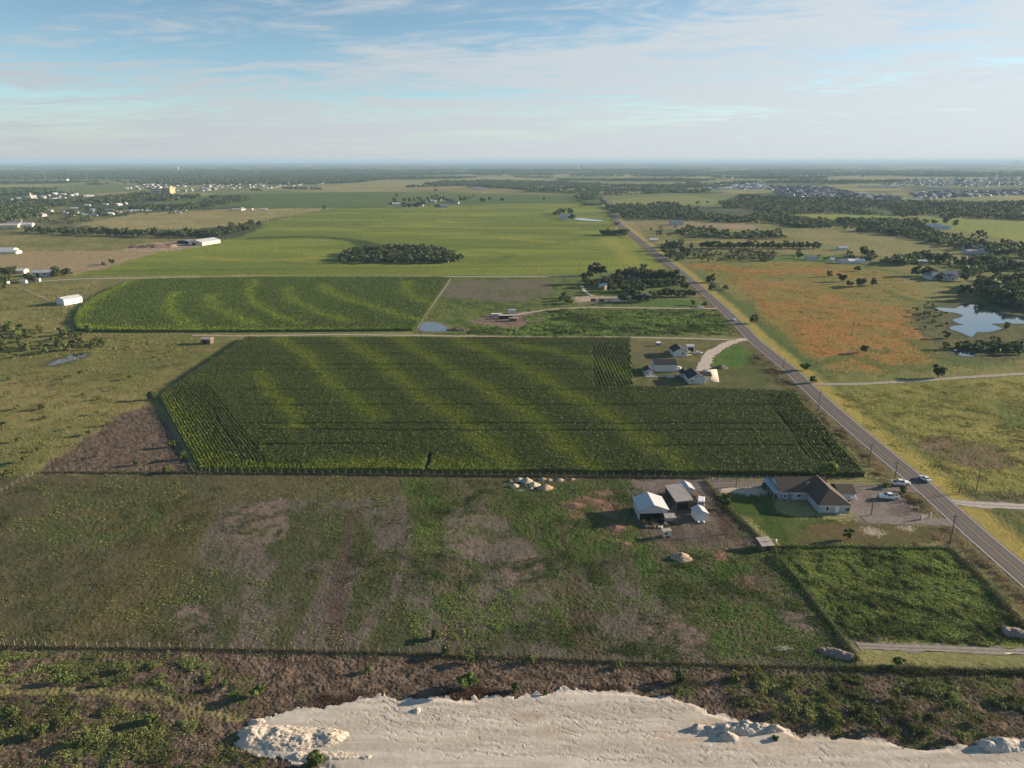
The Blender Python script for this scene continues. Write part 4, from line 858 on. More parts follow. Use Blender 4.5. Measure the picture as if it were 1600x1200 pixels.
# ---------------------------------------------------------------- mesh builder for built things
class MB:
    def __init__(s): s.v = []; s.f = []
    def face(s, pts):
        b = len(s.v); s.v += [tuple(p) for p in pts]; s.f.append(list(range(b, b + len(pts)))); return s
    def box(s, x0, x1, y0, y1, z0, z1):
        p = [(x0, y0, z0), (x1, y0, z0), (x1, y1, z0), (x0, y1, z0), (x0, y0, z1), (x1, y0, z1), (x1, y1, z1), (x0, y1, z1)]
        for q in ((3, 2, 1, 0), (4, 5, 6, 7), (0, 1, 5, 4), (1, 2, 6, 5), (2, 3, 7, 6), (3, 0, 4, 7)): s.face([p[i] for i in q])
        return s
    def slabf(s, pts, t):
        """a thick sheet below a polygon"""
        n = len(pts); a = np.array(pts, float); nn = np.cross(a[1] - a[0], a[2] - a[0]); nn /= np.linalg.norm(nn)
        if nn[2] < 0: a = a[::-1]; nn = -nn
        b = a - nn * t
        s.face(a.tolist()); s.face(b[::-1].tolist())
        for i in range(n):
            j = (i + 1) % n; s.face([a[i].tolist(), b[i].tolist(), b[j].tolist(), a[j].tolist()])
        return s
    def loft(s, rings, cap=True):
        """rings of equal length joined into one shell"""
        b = len(s.v); k = len(rings[0])
        for r in rings: s.v += [tuple(p) for p in r]
        for i in range(len(rings) - 1):
            for j in range(k): s.f.append([b + i * k + j, b + i * k + (j + 1) % k, b + (i + 1) * k + (j + 1) % k, b + (i + 1) * k + j])
        if cap: s.f.append([b + j for j in range(k)][::-1]); s.f.append([b + (len(rings) - 1) * k + j for j in range(k)])
        return s
    def tube(s, p, r, seg=6):
        V, F = tube(p, r if isinstance(r, (list, tuple)) else [r] * len(p), seg); b = len(s.v)
        s.v += [tuple(q) for q in V]; s.f += (F + b).tolist(); n = len(V)
        s.f.append([b + i for i in range(seg)][::-1]); s.f.append([b + n - seg + i for i in range(seg)]); return s
    def wheel(s, x, y, z, r, w, seg=14):
        a = [2 * math.pi * i / seg for i in range(seg)]
        s.loft([[(x + q * math.cos(t), y + o, z + q * math.sin(t)) for t in a] for q, o in ((r * .8, -w / 2), (r, -w * .35), (r, w * .35), (r * .8, w / 2))]); return s
    def build(s, name, m, parent=None, smooth=False):
        me = bpy.data.meshes.new(name); me.from_pydata(s.v, [], s.f); me.materials.append(m)
        bm = bmesh.new(); bm.from_mesh(me); bmesh.ops.recalc_face_normals(bm, faces=bm.faces); bm.to_mesh(me); bm.free()
        if smooth: me.polygons.foreach_set('use_smooth', [True] * len(me.polygons))
        o = bpy.data.objects.new(name, me); col.objects.link(o)
        if parent: o.parent = parent
        return o
import bmesh
def copy_tree(o, parent=None):
    c = o.copy(); col.objects.link(c)
    if parent: c.parent = parent
    for ch in list(o.children): copy_tree(ch, c)
    return c

# materials of built things
m_white_metal = mat('white_sheet_metal', (0.44, 0.46, 0.48), .42, metal=0.0, spec=.5, var=.08, vscale=.5, lines=('X', .3, .02))
m_grey_metal = mat('weathered_sheet_metal', (0.36, 0.33, 0.30), .6, spec=.4, var=.3, vscale=.6)
m_rust = mat('rusty_sheet', (0.16, 0.085, 0.05), .85, var=.4, vscale=1.2)
m_shingle = mat('brown_shingle', (0.088, 0.070, 0.058), .92, var=.22, vscale=1.8, bump=.015, bscale=7)
m_dark_shingle = mat('charcoal_shingle', (0.035, 0.037, 0.045), .9, var=.22, vscale=1.8, bump=.015, bscale=7)
m_blue_roof = mat('blue_grey_roof', (0.17, 0.19, 0.24), .7, var=.12, vscale=.6)
m_siding = mat('grey_siding', (0.36, 0.40, 0.44), .8, var=.05, vscale=2, lines=('Z', .2, .012))
m_blue_siding = mat('blue_siding', (0.16, 0.22, 0.33), .8, var=.06, vscale=2, lines=('Z', .2, .012))
m_white_wall = mat('white_wall', (0.56, 0.57, 0.57), .8, var=.05, vscale=1, lines=('Z', .25, .012))
m_cream = mat('cream_wall', (0.58, 0.52, 0.42), .85, var=.06, vscale=1)
m_tan_wall = mat('tan_wall', (0.44, 0.32, 0.19), .85, var=.08, vscale=.2)
m_trim = mat('white_trim', (0.74, 0.74, 0.72), .6)
m_glass = mat('window_glass', (0.03, 0.04, 0.05), .08, spec=.8)
m_wood = mat('old_timber', (0.13, 0.095, 0.07), .9, var=.35, vscale=2.5, stretch=(1, 1, .3))
m_post = mat('cedar_post', (0.25, 0.21, 0.17), .9, var=.25, vscale=3)
m_wire = mat('fence_wire', (0.22, 0.21, 0.20), .5, metal=.6)
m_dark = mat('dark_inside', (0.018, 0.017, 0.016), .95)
m_conc = mat('concrete', (0.36, 0.34, 0.31), .9, var=.12, vscale=1)
m_carw = mat('white_car_paint', (0.72, 0.73, 0.74), .25, spec=.6)
m_tyre = mat('tyre_rubber', (0.02, 0.02, 0.02), .85)
m_rim = mat('wheel_rim', (0.45, 0.45, 0.46), .35, metal=.8)
m_lamp = mat('lamp_glass', (0.55, 0.52, 0.45), .15, spec=.8)
m_red = mat('tail_lamp', (0.35, 0.02, 0.015), .2, spec=.7)
m_bumper = mat('chrome_bumper', (0.5, 0.5, 0.5), .25, metal=.9)

def at(px, py): return P(px, py)
def gable_building(name, label, cat, x, y, w, d, hw, rise, ridge='y', rz=0.0, wall=m_white_wall, roof=m_dark_shingle, over=.35, wins=(), doors=(), group=None, extra=None, hip=0.0, z=None, roof_t=.16, open_front=False, wing=()):
    """w along local x, d along local y, origin at the middle of the footprint.
       wins / doors: (side, offset, width, height, sill) with side in 'S', 'N', 'E', 'W'"""
    if z is None: z = float(terrain(np.array([x]), np.array([y]))[0])
    e = empty(name, x, y, z, rz); tag(e, label, cat, group)
    hx, hy = w / 2, d / 2
    b = MB()
    zb = -.3
    if ridge == 'y':
        prof = [(-hx, zb), (hx, zb), (hx, hw), (0, hw + rise), (-hx, hw)]
        if hip: prof = [(-hx, zb), (hx, zb), (hx, hw), (-hx, hw)]
        rings = [[(a, yy, c) for a, c in prof] for yy in (-hy, hy)]
    else:
        prof = [(-hy, zb), (hy, zb), (hy, hw), (0, hw + rise), (-hy, hw)]
        if hip: prof = [(-hy, zb), (hy, zb), (hy, hw), (-hy, hw)]
        rings = [[(xx, a, c) for a, c in prof] for xx in (-hx, hx)]
    if open_front:
        b.box(-hx, -hx + .12, -hy, hy, zb, hw); b.box(hx - .12, hx, -hy, hy, zb, hw); b.box(-hx + .12, hx - .12, hy - .12, hy, zb, hw)
        b.face([(-hx, -hy, hw * .62), (hx, -hy, hw * .62), (hx, -hy, hw), (0, -hy, hw + rise), (-hx, -hy, hw)])
    else: b.loft(rings)
    wo = b.build('wall', wall, e)
    r = MB(); k = rise / (hx if ridge == 'y' else hy); t = roof_t; up = .05
    if hip:
        R = hw + rise + up; E_ = hw - over * k + up
        if ridge == 'y':
            A_, B_ = (0, -hy + hip, R), (0, hy - hip, R)
            c = [(-hx - over, -hy - over, E_), (hx + over, -hy - over, E_), (hx + over, hy + over, E_), (-hx - over, hy + over, E_)]
            fs = [[c[1], c[2], B_, A_], [c[3], c[0], A_, B_], [c[0], c[1], A_], [c[2], c[3], B_]]
        else:
            A_, B_ = (-hx + hip, 0, R), (hx - hip, 0, R)
            c = [(-hx - over, -hy - over, E_), (hx + over, -hy - over, E_), (hx + over, hy + over, E_), (-hx - over, hy + over, E_)]
            fs = [[c[0], c[1], B_, A_], [c[2], c[3], A_, B_], [c[1], c[2], B_], [c[3], c[0], A_]]
        for f in fs: r.face(f)
        lo = [(p[0], p[1], p[2] - t) for p in c]
        for i in range(4): j = (i + 1) % 4; r.face([c[i], lo[i], lo[j], c[j]])
        r.face(lo[::-1])
    elif ridge == 'y':
        for s in (-1, 1): r.slabf([(0, -hy - over, hw + rise + up), (0, hy + over, hw + rise + up), (s * (hx + over), hy + over, hw - over * k + up), (s * (hx + over), -hy - over, hw - over * k + up)], t)
    else:
        for s in (-1, 1): r.slabf([(-hx - over, 0, hw + rise + up), (hx + over, 0, hw + rise + up), (hx + over, s * (hy + over), hw - over * k + up), (-hx - over, s * (hy + over), hw - over * k + up)], t)
    ro = r.build('roof', roof, e)
    def pane(side, off, ww, hh, sill, nm, m, frame):
        dpt = .05
        def bx(mb, u0, u1, z0, z1, o0, o1):
            if side == 'S': mb.box(u0, u1, -hy - o1, -hy - o0, z0, z1)
            elif side == 'N': mb.box(u0, u1, hy + o0, hy + o1, z0, z1)
            elif side == 'E': mb.box(hx + o0, hx + o1, u0, u1, z0, z1)
            else: mb.box(-hx - o1, -hx - o0, u0, u1, z0, z1)
        mb = MB(); bx(mb, off - ww / 2, off + ww / 2, sill, sill + hh, .003, dpt)
        o = mb.build(nm, m, e)
        if frame:
            f = MB(); q = .13
            for u0, u1, z0, z1 in ((off - ww / 2 - q, off + ww / 2 + q, sill + hh, sill + hh + q), (off - ww / 2 - q, off + ww / 2 + q, sill - q, sill), (off - ww / 2 - q, off - ww / 2, sill, sill + hh), (off + ww / 2, off + ww / 2 + q, sill, sill + hh), (off - .03, off + .03, sill, sill + hh)):
                bx(f, u0, u1, z0, z1, .004 if u1 - u0 > .1 else dpt + .003, dpt + .03)
            f.build('frame', m_trim, o)
        return o
    for wn in wins: pane(*wn, 'window', m_glass, True)
    for dn in doors: pane(*dn[:5], 'door', dn[5] if len(dn) > 5 else m_trim, False)
    return e
# ---------------------------------------------------------------- the brown roofed house by the road
def main_house():
    x0, y0 = P(1219, 784)
    wx0 = 91.3; wy0 = 194.2
    e = empty('house', 90, 203, 0); tag(e, 'grey L shaped house with brown shingle roof beside the gravel parking yard', 'house')
    ox, oy = 90, 203
    L_ = lambda x, y, z: (x - ox, y - oy, z)
    hw = 2.7
    w = MB()
    # main wing x 82.7..98, y 203..213 ; cross wing x 91..100.2, y 194.4..208
    def gable_x(xa, xb, ya, yb, rise):
        ym = (ya + yb) / 2
        pr = [(ya, -.3), (yb, -.3), (yb, hw), (ym, hw + rise), (ya, hw)]
        w.loft([[L_(xx, a, c) for a, c in pr] for xx in (xa, xb)])
    gable_x(82.9, 98.0, 203.2, 213.6, 2.7)
    w.box(91.2 - ox, 100.4 - ox, 194.4 - oy, 205 - oy, -.3, hw)
    w.build('wall', m_siding, e)
    p = MB(); p.box(83.1 - ox, 86.5 - ox, 203.1 - oy, 203.19 - oy, -.2, hw - .1); p.build('wall_panel', m_blue_siding, e)['label'] = 'blue stretch of wall'  # darker, bluer panel over one end of the front wall
    r = MB(); o = .45; k = 2.7 / 5.2; up = .06
    E1 = hw - o * k + up; R1 = hw + 2.7 + up; ym = 208.4
    r.slabf([L_(82.9 - o, ym, R1), L_(98.3, ym, R1), L_(98.3, 203.2 - o, E1), L_(82.9 - o, 203.2 - o, E1)], .17)
    r.slabf([L_(82.9 - o, ym, R1), L_(98.3, ym, R1), L_(98.3, 213.6 + o, E1), L_(82.9 - o, 213.6 + o, E1)], .17)
    xm = 95.8; hx = 4.6; k2 = 2.95 / hx; E2 = hw - o * k2 + up + .03; R2 = hw + 2.95 + up + .03
    xa, xb, ya = 91.2 - o, 100.4 + o, 194.4 - o; yr = 199.2; yb = 209.5
    r.slabf([L_(xm, yr, R2), L_(xm, yb, R2), L_(xa, yb, E2), L_(xa, ya, E2)], .15)
    r.slabf([L_(xm, yb, R2), L_(xm, yr, R2), L_(xb, ya, E2), L_(xb, yb, E2)], .15)
    r.slabf([L_(xm, yr, R2), L_(xa, ya, E2), L_(xb, ya, E2)], .15)
    rf = r.build('roof', m_shingle, e)
    for vx, vy in ((91.6, 205.6), (92.4, 206.0), (97.5, 201.5)):
        v = MB(); v.tube([L_(vx, vy, 3.8), L_(vx, vy, 4.9)], .08, 7); v.build('vent_pipe', m_trim, rf)
    g = MB(); g.box(100.4 - ox, 105.6 - ox, 202.8 - oy, 209.5 - oy, -.3, 2.45); g.build('garage', m_siding, e)
    gr = MB(); gr.slabf([L_(100.45, 206.2, 3.9), L_(106.0, 206.2, 3.9), L_(106.0, 202.4, 2.45), L_(100.45, 202.4, 2.45)], .15); gr.slabf([L_(100.45, 206.2, 3.9), L_(106.0, 206.2, 3.9), L_(106.0, 209.9, 2.45), L_(100.45, 209.9, 2.45)], .15)
    gr.build('garage_roof', m_shingle, e)
    f = MB(); f.box(xa - ox, xb - ox, ya - oy - .03, ya - oy + .03 - .035, E2 - .2, E2 - .0); f.build('fascia', m_trim, e); f = MB(); f.box(82.5 - ox, 90.7 - ox, 203.2 - o - oy - .035, 203.2 - o - oy - .003, E1 - .2, E1 - .0); f.build('fascia', m_trim, e)
    def win(x, z, ww, hh, yy, nm='window', m=m_glass):
        q = MB(); q.box(x - ww / 2 - ox, x + ww / 2 - ox, yy - .06 - oy, yy - .004 - oy, z, z + hh); a = q.build(nm, m, e)
        if nm == 'window':
            t = MB(); s = .16
            for b in ((-ww / 2 - s, ww / 2 + s, hh, hh + s), (-ww / 2 - s, ww / 2 + s, -s, 0), (-ww / 2 - s, -ww / 2, 0, hh), (ww / 2, ww / 2 + s, 0, hh)):
                t.box(x + b[0] - ox, x + b[1] - ox, yy - .10 - oy, yy - .003 - oy, z + b[2], z + b[3])
            t.build('frame', m_trim, a)
    win(93.7, .75, .85, 1.35, 194.4); win(96.6, 0.05, 1.1, 2.1, 194.4, 'door', m_trim)
    win(84.2, .85, .8, .95, 203.08); win(88.6, .9, 1.2, 1.0, 203.2)
    st = MB(); st.box(95.7 - ox, 97.8 - ox, 192.6 - oy, 193.9 - oy, -.1, .16); st.build('door_step', m_conc, e)
    pt = MB()
    for yy in (203.6, 206.5, 209.5, 212.8): pt.box(80.9 - ox, 81.05 - ox, yy - oy, yy + .15 - oy, -.2, 2.5)
    pt.slabf([L_(82.4, 202.9, 2.72), L_(82.4, 213.4, 2.72), L_(80.6, 213.4, 2.4), L_(80.6, 202.9, 2.4)], .1); pt.build('porch', m_siding, e)
main_house()
# ---------------------------------------------------------------- barn yard
def barn_yard():
    x, y = P(1026, 812)
    gable_building('barn', 'open fronted white metal barn with a peaked roof and clutter under it', 'barn', x - 1.3, y + 3.9, 8.2, 8.0, 3.4, 1.5, 'y', .06, m_white_metal, m_white_metal, .45, open_front=True)
    lt = empty('lean_to', x + 3.3, y - 2.0, 0, .05); tag(lt, 'small grey flat roofed lean-to in front of the white barn', 'shed')
    q = MB(); q.slabf([(-1.6, -1.2, 2.2), (1.6, -1.2, 2.2), (1.6, 1.3, 2.5), (-1.6, 1.3, 2.5)], .1); q.build('roof', m_grey_metal, lt)
    for sx in (-1.4, 1.4):
        for sy in (-1.0, 1.1):
            q = MB(); q.tube([(sx, sy, -.2), (sx, sy, 2.25)], .07, 6); q.build('post', m_wood, lt)
    q = MB(); q.box(-1.4, 1.4, 1.08, 1.16, -.2, 2.3); q.build('wall', m_grey_metal, lt)
    # long low shed
    x2, y2 = P(1068, 797)
    s = empty('long_shed', x2 - .3, y2 + 6.0, 0, .10); tag(s, 'long low shed with weathered grey roof between the white barn and the little sheds', 'shed')
    q = MB(); q.slabf([(-2.7, -5.8, 2.75), (2.7, -5.8, 3.15), (2.7, 5.8, 3.15), (-2.7, 5.8, 2.75)], .14); q.build('roof', m_grey_metal, s)
    q = MB(); q.box(-2.5, 2.5, -5.5, 5.5, -.3, 2.62); q.build('wall', m_wood, s)
    q = MB(); q.box(-2.2, 1.2, -5.58, -5.503, 0.0, 2.1); q.build('opening', m_dark, s)
    for i in range(4):
        q = MB(); q.box(-2.6, -2.503, -4.6 + i * 2.6, -3.0 + i * 2.6, .3, 2.0); q.build('opening', m_dark, s)
    xs, ys = P(1069, 777)
    gable_building('metal_shed', 'small white gabled shed tucked behind the long grey shed', 'shed', xs + 1.1, ys + 2.6, 3.7, 4.4, 2.5, .9, 'y', .10, m_white_metal, m_white_metal, .25)
    xs, ys = P(1096, 814)
    gable_building('metal_shed', 'small white shed on blocks with a blank wall at the dirt lane', 'shed', xs - .1, ys + 2.0, 3.7, 4.0, 2.35, .85, 'y', .10, m_white_wall, m_white_metal, .2)
    for i, dx in enumerate((-1.3, .6)):
        bx, by = P(1091 + i * 8, 817); t = MB(); t.tube([(0, 0, 0), (0, 0, .55), (0, 0, .62)], [.32, .32, .12], 12); o = t.build('bucket', m_trim, None, True); o.location = (bx, by, 0)
        tag(o, 'white tub on the dirt in front of the small shed', 'bucket', 'white tubs by the shed')
    # clutter round the barn
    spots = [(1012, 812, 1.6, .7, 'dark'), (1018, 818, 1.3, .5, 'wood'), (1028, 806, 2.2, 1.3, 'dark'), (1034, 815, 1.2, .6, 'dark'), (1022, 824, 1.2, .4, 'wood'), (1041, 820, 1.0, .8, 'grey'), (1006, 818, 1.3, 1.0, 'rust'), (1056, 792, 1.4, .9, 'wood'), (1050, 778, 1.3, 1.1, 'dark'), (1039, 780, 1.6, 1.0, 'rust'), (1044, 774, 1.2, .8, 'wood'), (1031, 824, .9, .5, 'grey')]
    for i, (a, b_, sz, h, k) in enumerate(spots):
        X, Y = P(a, b_); g = random.Random(i); q = MB()
        for j in range(5):
            u, v = g.uniform(-sz, sz) * .6, g.uniform(-sz, sz) * .5; l, w_ = g.uniform(.3, .9), g.uniform(.2, .5); hh = h * g.uniform(.4, 1)
            q.box(u - l / 2, u + l / 2, v - w_ / 2, v + w_ / 2, -.05, hh)
            q.tube([(u - l, v, hh + .03), (u + l * 1.2, v + g.uniform(-.5, .5), hh * g.uniform(.3, 1.3) + .05)], .05, 5)
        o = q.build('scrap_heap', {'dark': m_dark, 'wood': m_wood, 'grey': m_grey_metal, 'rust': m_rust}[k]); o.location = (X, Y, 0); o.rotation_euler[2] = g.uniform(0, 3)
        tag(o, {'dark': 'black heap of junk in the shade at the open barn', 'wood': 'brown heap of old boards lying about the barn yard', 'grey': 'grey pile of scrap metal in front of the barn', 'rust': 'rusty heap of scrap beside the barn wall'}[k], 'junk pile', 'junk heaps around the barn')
    # stock trailer
    xt, yt = P(1042, 840); t = empty('stock_trailer', xt, yt + .6, 0, .25); tag(t, 'little cream box trailer parked in the weeds below the barn', 'trailer')
    q = MB(); q.box(-1.3, 1.1, -.8, .8, .5, 2.0); q.build('body', m_cream, t)
    q = MB(); q.slabf([(-1.4, -.9, 2.15), (1.2, -.9, 2.15), (1.2, .9, 2.15), (-1.4, .9, 2.15)], .1); q.build('roof', m_grey_metal, t)
    for sy in (-.85, .85):
        q = MB(); q.wheel(-.1, sy, .36, .36, .2); q.build('wheel', m_tyre, t)
    q = MB(); q.tube([(-1.3, 0, .5), (-2.3, 0, .45)], .06, 6); q.build('tow_bar', m_dark, t)
    q = MB(); q.box(-.9, -.1, -.86, -.803, 1.1, 1.7); q.build('window', m_glass, t)
    # coop
    xc, yc = P(1199, 862); c = empty('chicken_coop', xc, yc + 2.0, 0, .16); tag(c, 'grey tin roofed chicken coop at the corner of the lawn', 'coop')
    q = MB(); q.box(-1.8, 1.5, -1.7, 1.5, -.2, 1.75); q.build('wall', m_wood, c)
    q = MB(); q.slabf([(-2.0, -.2, 2.15), (1.7, -.2, 2.15), (1.7, 1.8, 2.35), (-2.0, 1.8, 2.35)], .08); q.build('roof', m_grey_metal, c)
    q = MB(); q.slabf([(-2.0, -2.0, 1.75), (1.7, -2.0, 1.75), (1.7, -.1, 2.0), (-2.0, -.1, 2.0)], .08); q.build('roof', m_grey_metal, c)
    q = MB(); q.box(-.6, .3, -1.78, -1.703, 0, 1.4); q.build('door', m_dark, c)
    for i, (a, b_, lab) in enumerate(((1222, 856, 'scrap_heap'), (1190, 852, 'scrap_heap'))):
        X, Y = P(a, b_); q = MB(); g = random.Random(40 + i)
        for j in range(8):
            u, v = g.uniform(-1.6, 1.6), g.uniform(-1, 1); q.tube([(u - .8, v, .1), (u + .9, v + g.uniform(-.8, .8), g.uniform(.2, 1.1))], .06, 5)
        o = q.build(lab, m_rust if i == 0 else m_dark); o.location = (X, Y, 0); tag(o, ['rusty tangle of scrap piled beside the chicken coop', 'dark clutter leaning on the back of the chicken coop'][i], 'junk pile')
    X, Y = P(1212, 848); q = MB(); q.tube([(0, 0, 0), (0, 0, 1.0), (0, 0, 1.05)], [.3, .3, .1], 10); o = q.build('white_drum', m_trim, None, True); o.location = (X, Y, 0); tag(o, 'upright white drum against the coop roof', 'drum')
barn_yard()
# ---------------------------------------------------------------- vehicles
def ring(x, hw_, z0, z1, r=.12):
    return [(x, -hw_, z0), (x, hw_, z0), (x, hw_, z1 - r), (x, hw_ - r, z1), (x, -hw_ + r, z1), (x, -hw_, z1 - r)]
def make_vehicle(kind, name, label, cat='pickup'):
    e = empty(name, 0, 0); tag(e, label, cat)
    if kind == 'pickup':
        Lh, hw_ = 2.9, .98
        b = MB(); b.loft([ring(-2.9, .86, .55, 1.05), ring(-2.8, hw_, .42, 1.12), ring(-1.0, hw_, .40, 1.16), ring(1.55, hw_, .40, 1.16), ring(2.6, .95, .42, 1.08), ring(2.88, .80, .5, .95)]); b.build('body', m_carw, e)
        c = MB(); c.loft([ring(-.98, .86, 1.14, 1.2, .02), ring(-.80, .74, 1.14, 1.84), ring(.62, .74, 1.14, 1.86), ring(1.35, .86, 1.14, 1.2, .02)]); c.build('cab', m_carw, e)
        bed = MB(); bed.box(-2.72, -1.12, -.80, .80, 1.165, 1.185); bed.build('bed', m_dark, e)
        rl = MB(); rl.box(-2.85, -1.05, -.97, -.82, 1.1, 1.32); rl.box(-2.85, -1.05, .82, .97, 1.1, 1.32); rl.box(-2.87, -2.75, -.82, .82, 1.1, 1.32); rl.build('bed_side', m_carw, e)
        ws, wheels = ((-.72, -.02), (.08, .72)), (-1.85, 1.75)
    elif kind == 'car':
        hw_ = .9
        b = MB(); b.loft([ring(-2.25, .74, .5, .9), ring(-2.1, hw_, .36, .98), ring(-.9, hw_, .32, 1.0), ring(1.2, hw_, .32, .98), ring(2.0, .86, .36, .84), ring(2.25, .7, .42, .72)]); b.build('body', m_carw, e)
        c = MB(); c.loft([ring(-1.85, .76, .96, 1.02, .02), ring(-1.15, .66, .96, 1.45), ring(.15, .66, .96, 1.47), ring(1.15, .78, .96, 1.0, .02)]); c.build('cab', m_carw, e)
        ws, wheels = ((-1.05, -.42), (-.34, .3)), (-1.4, 1.4)
    elif kind == 'van':
        hw_ = 1.0
        b = MB(); b.loft([ring(-2.6, .92, .5, 2.2), ring(-2.4, hw_, .42, 2.3), ring(1.2, hw_, .42, 2.3), ring(1.9, .96, .42, 1.45), ring(2.5, .85, .45, 1.1)]); b.build('body', m_carw, e)
        ws, wheels = ((-2.0, -.7), (-.4, .8)), (-1.6, 1.6)
    zb = 1.22 if kind == 'pickup' else (1.5 if kind == 'van' else 1.03)
    zt = 1.68 if kind == 'pickup' else (2.0 if kind == 'van' else 1.36)
    for s in (-1, 1):
        for x0, x1 in ws:
            o = (.865, .77) if kind == 'pickup' else ((1.01, 1.01) if kind == 'van' else (.775, .69)); q = MB()
            q.slabf([(x0, s * o[0], zb), (x1, s * o[0], zb), (x1, s * o[1], zt), (x0, s * o[1], zt)], .012); q.build('window', m_glass, e)
        for wx in wheels:
            q = MB(); q.wheel(wx, s * (hw_ - .09), .37, .37, .24); w = q.build('wheel', m_tyre, e, False)
            q = MB(); q.wheel(wx, s * (hw_ + .015), .37, .22, .06); q.build('rim', m_rim, w)
        q = MB(); fx = 2.86 if kind == 'pickup' else 2.2
        if kind == 'van': fx = 2.42
        zl = .82 if kind == 'pickup' else .62
        q.box(fx - .1, fx + .05, s * .62 - .16, s * .62 + .16, zl - .08, zl + .1); q.build('headlight', m_lamp, e)
        rx = -2.9 if kind == 'pickup' else (-2.62 if kind == 'van' else -2.26)
        q = MB(); q.box(rx - .03, rx + .08, s * .74 - .1, s * .74 + .1, .8, 1.02); q.build('taillight', m_red, e)
    q = MB()
    if kind == 'pickup': q.slabf([(.72, -.70, 1.83), (.72, .70, 1.83), (1.30, .80, 1.25), (1.30, -.80, 1.25)], .015)
    elif kind == 'car': q.slabf([(.25, -.62, 1.46), (.25, .62, 1.46), (1.08, .72, 1.05), (1.08, -.72, 1.05)], .015)
    else: q.slabf([(1.28, -.85, 2.25), (1.28, .85, 2.25), (1.88, .88, 1.5), (1.88, -.88, 1.5)], .015)
    q.build('windscreen', m_glass, e)
    q = MB()
    if kind == 'pickup': q.slabf([(-.82, -.68, 1.78), (-.82, .68, 1.78), (-.965, .78, 1.25), (-.965, -.78, 1.25)], .015)
    elif kind == 'car': q.slabf([(-1.25, -.6, 1.42), (-1.25, .6, 1.42), (-1.78, .70, 1.05), (-1.78, -.70, 1.05)], .015)
    else: q.box(-2.63, -2.60, -.7, -.1, 1.4, 1.95); q.box(-2.63, -2.60, .1, .7, 1.4, 1.95)
    q.build('rear_window', m_glass, e)
    q = MB(); f = {'pickup': 2.9, 'car': 2.27, 'van': 2.52}[kind]
    q.box(f - .12, f + .06, -.8, .8, .40, .56); q.build('bumper', m_bumper if kind != 'car' else m_carw, e); q = MB(); q.box(-f - .04, -f + .1, -.8, .8, .42, .56); q.build('bumper', m_bumper if kind != 'car' else m_carw, e)
    return e
PK = make_vehicle('pickup', 'pickup_truck', 'white pickup truck parked in the middle of the gravel yard')
CR = make_vehicle('car', 'parked_car', 'white car on the far edge of the road', 'car')
VN = make_vehicle('van', 'van', 'white and blue van squeezed between the long shed and the small white shed', 'van')
used_v = set()
def park(proto, px, py, deg, label, name=None, cat=None, sc=1.0):
    o = proto if proto.name not in used_v else copy_tree(proto)
    used_v.add(proto.name)
    x, y = P(px, py); o.location = (x, y, float(terrain(np.array([x]), np.array([y]))[0]) + (.07 if y < 260 and x > 128 else .06 if y < 700 else 0)); o.rotation_euler = (0, 0, math.radians(deg))
    o.scale = (sc, sc, sc)
    o['label'] = label
    if cat: o['category'] = cat
    return o
park(PK, 1388.5, 779, 176, 'white pickup truck parked in the middle of the gravel yard')
park(PK, 1406.5, 757.5, 2, 'white pickup pulling out of the yard drive beside the pole')
park(CR, 1444.5, 750.5, 100, 'white car driving on the outer lane of the road')
park(PK, 1325, 776, 95, 'white pickup with only its front showing beside the garage roof')
park(VN, 1095, 789, 75, 'white and blue van squeezed between the long shed and the small white shed')
park(CR, 1091, 553, 4, 'white car parked at the upper house with the white annex')
park(PK, 1060.5, 578.5, 70, 'white truck parked against the end of the long white barn')
park(CR, 1146, 501, 105, 'distant white car coming down the road above the houses')
park(CR, 1094, 481.5, 10, 'pale car waiting where the gravel drive meets the road', sc=1.1)
park(VN, 963, 471, 175, 'pale van among the parked trucks by the grove')
park(CR, 964, 340.5, 110, 'far white car where the road bends by the pond')
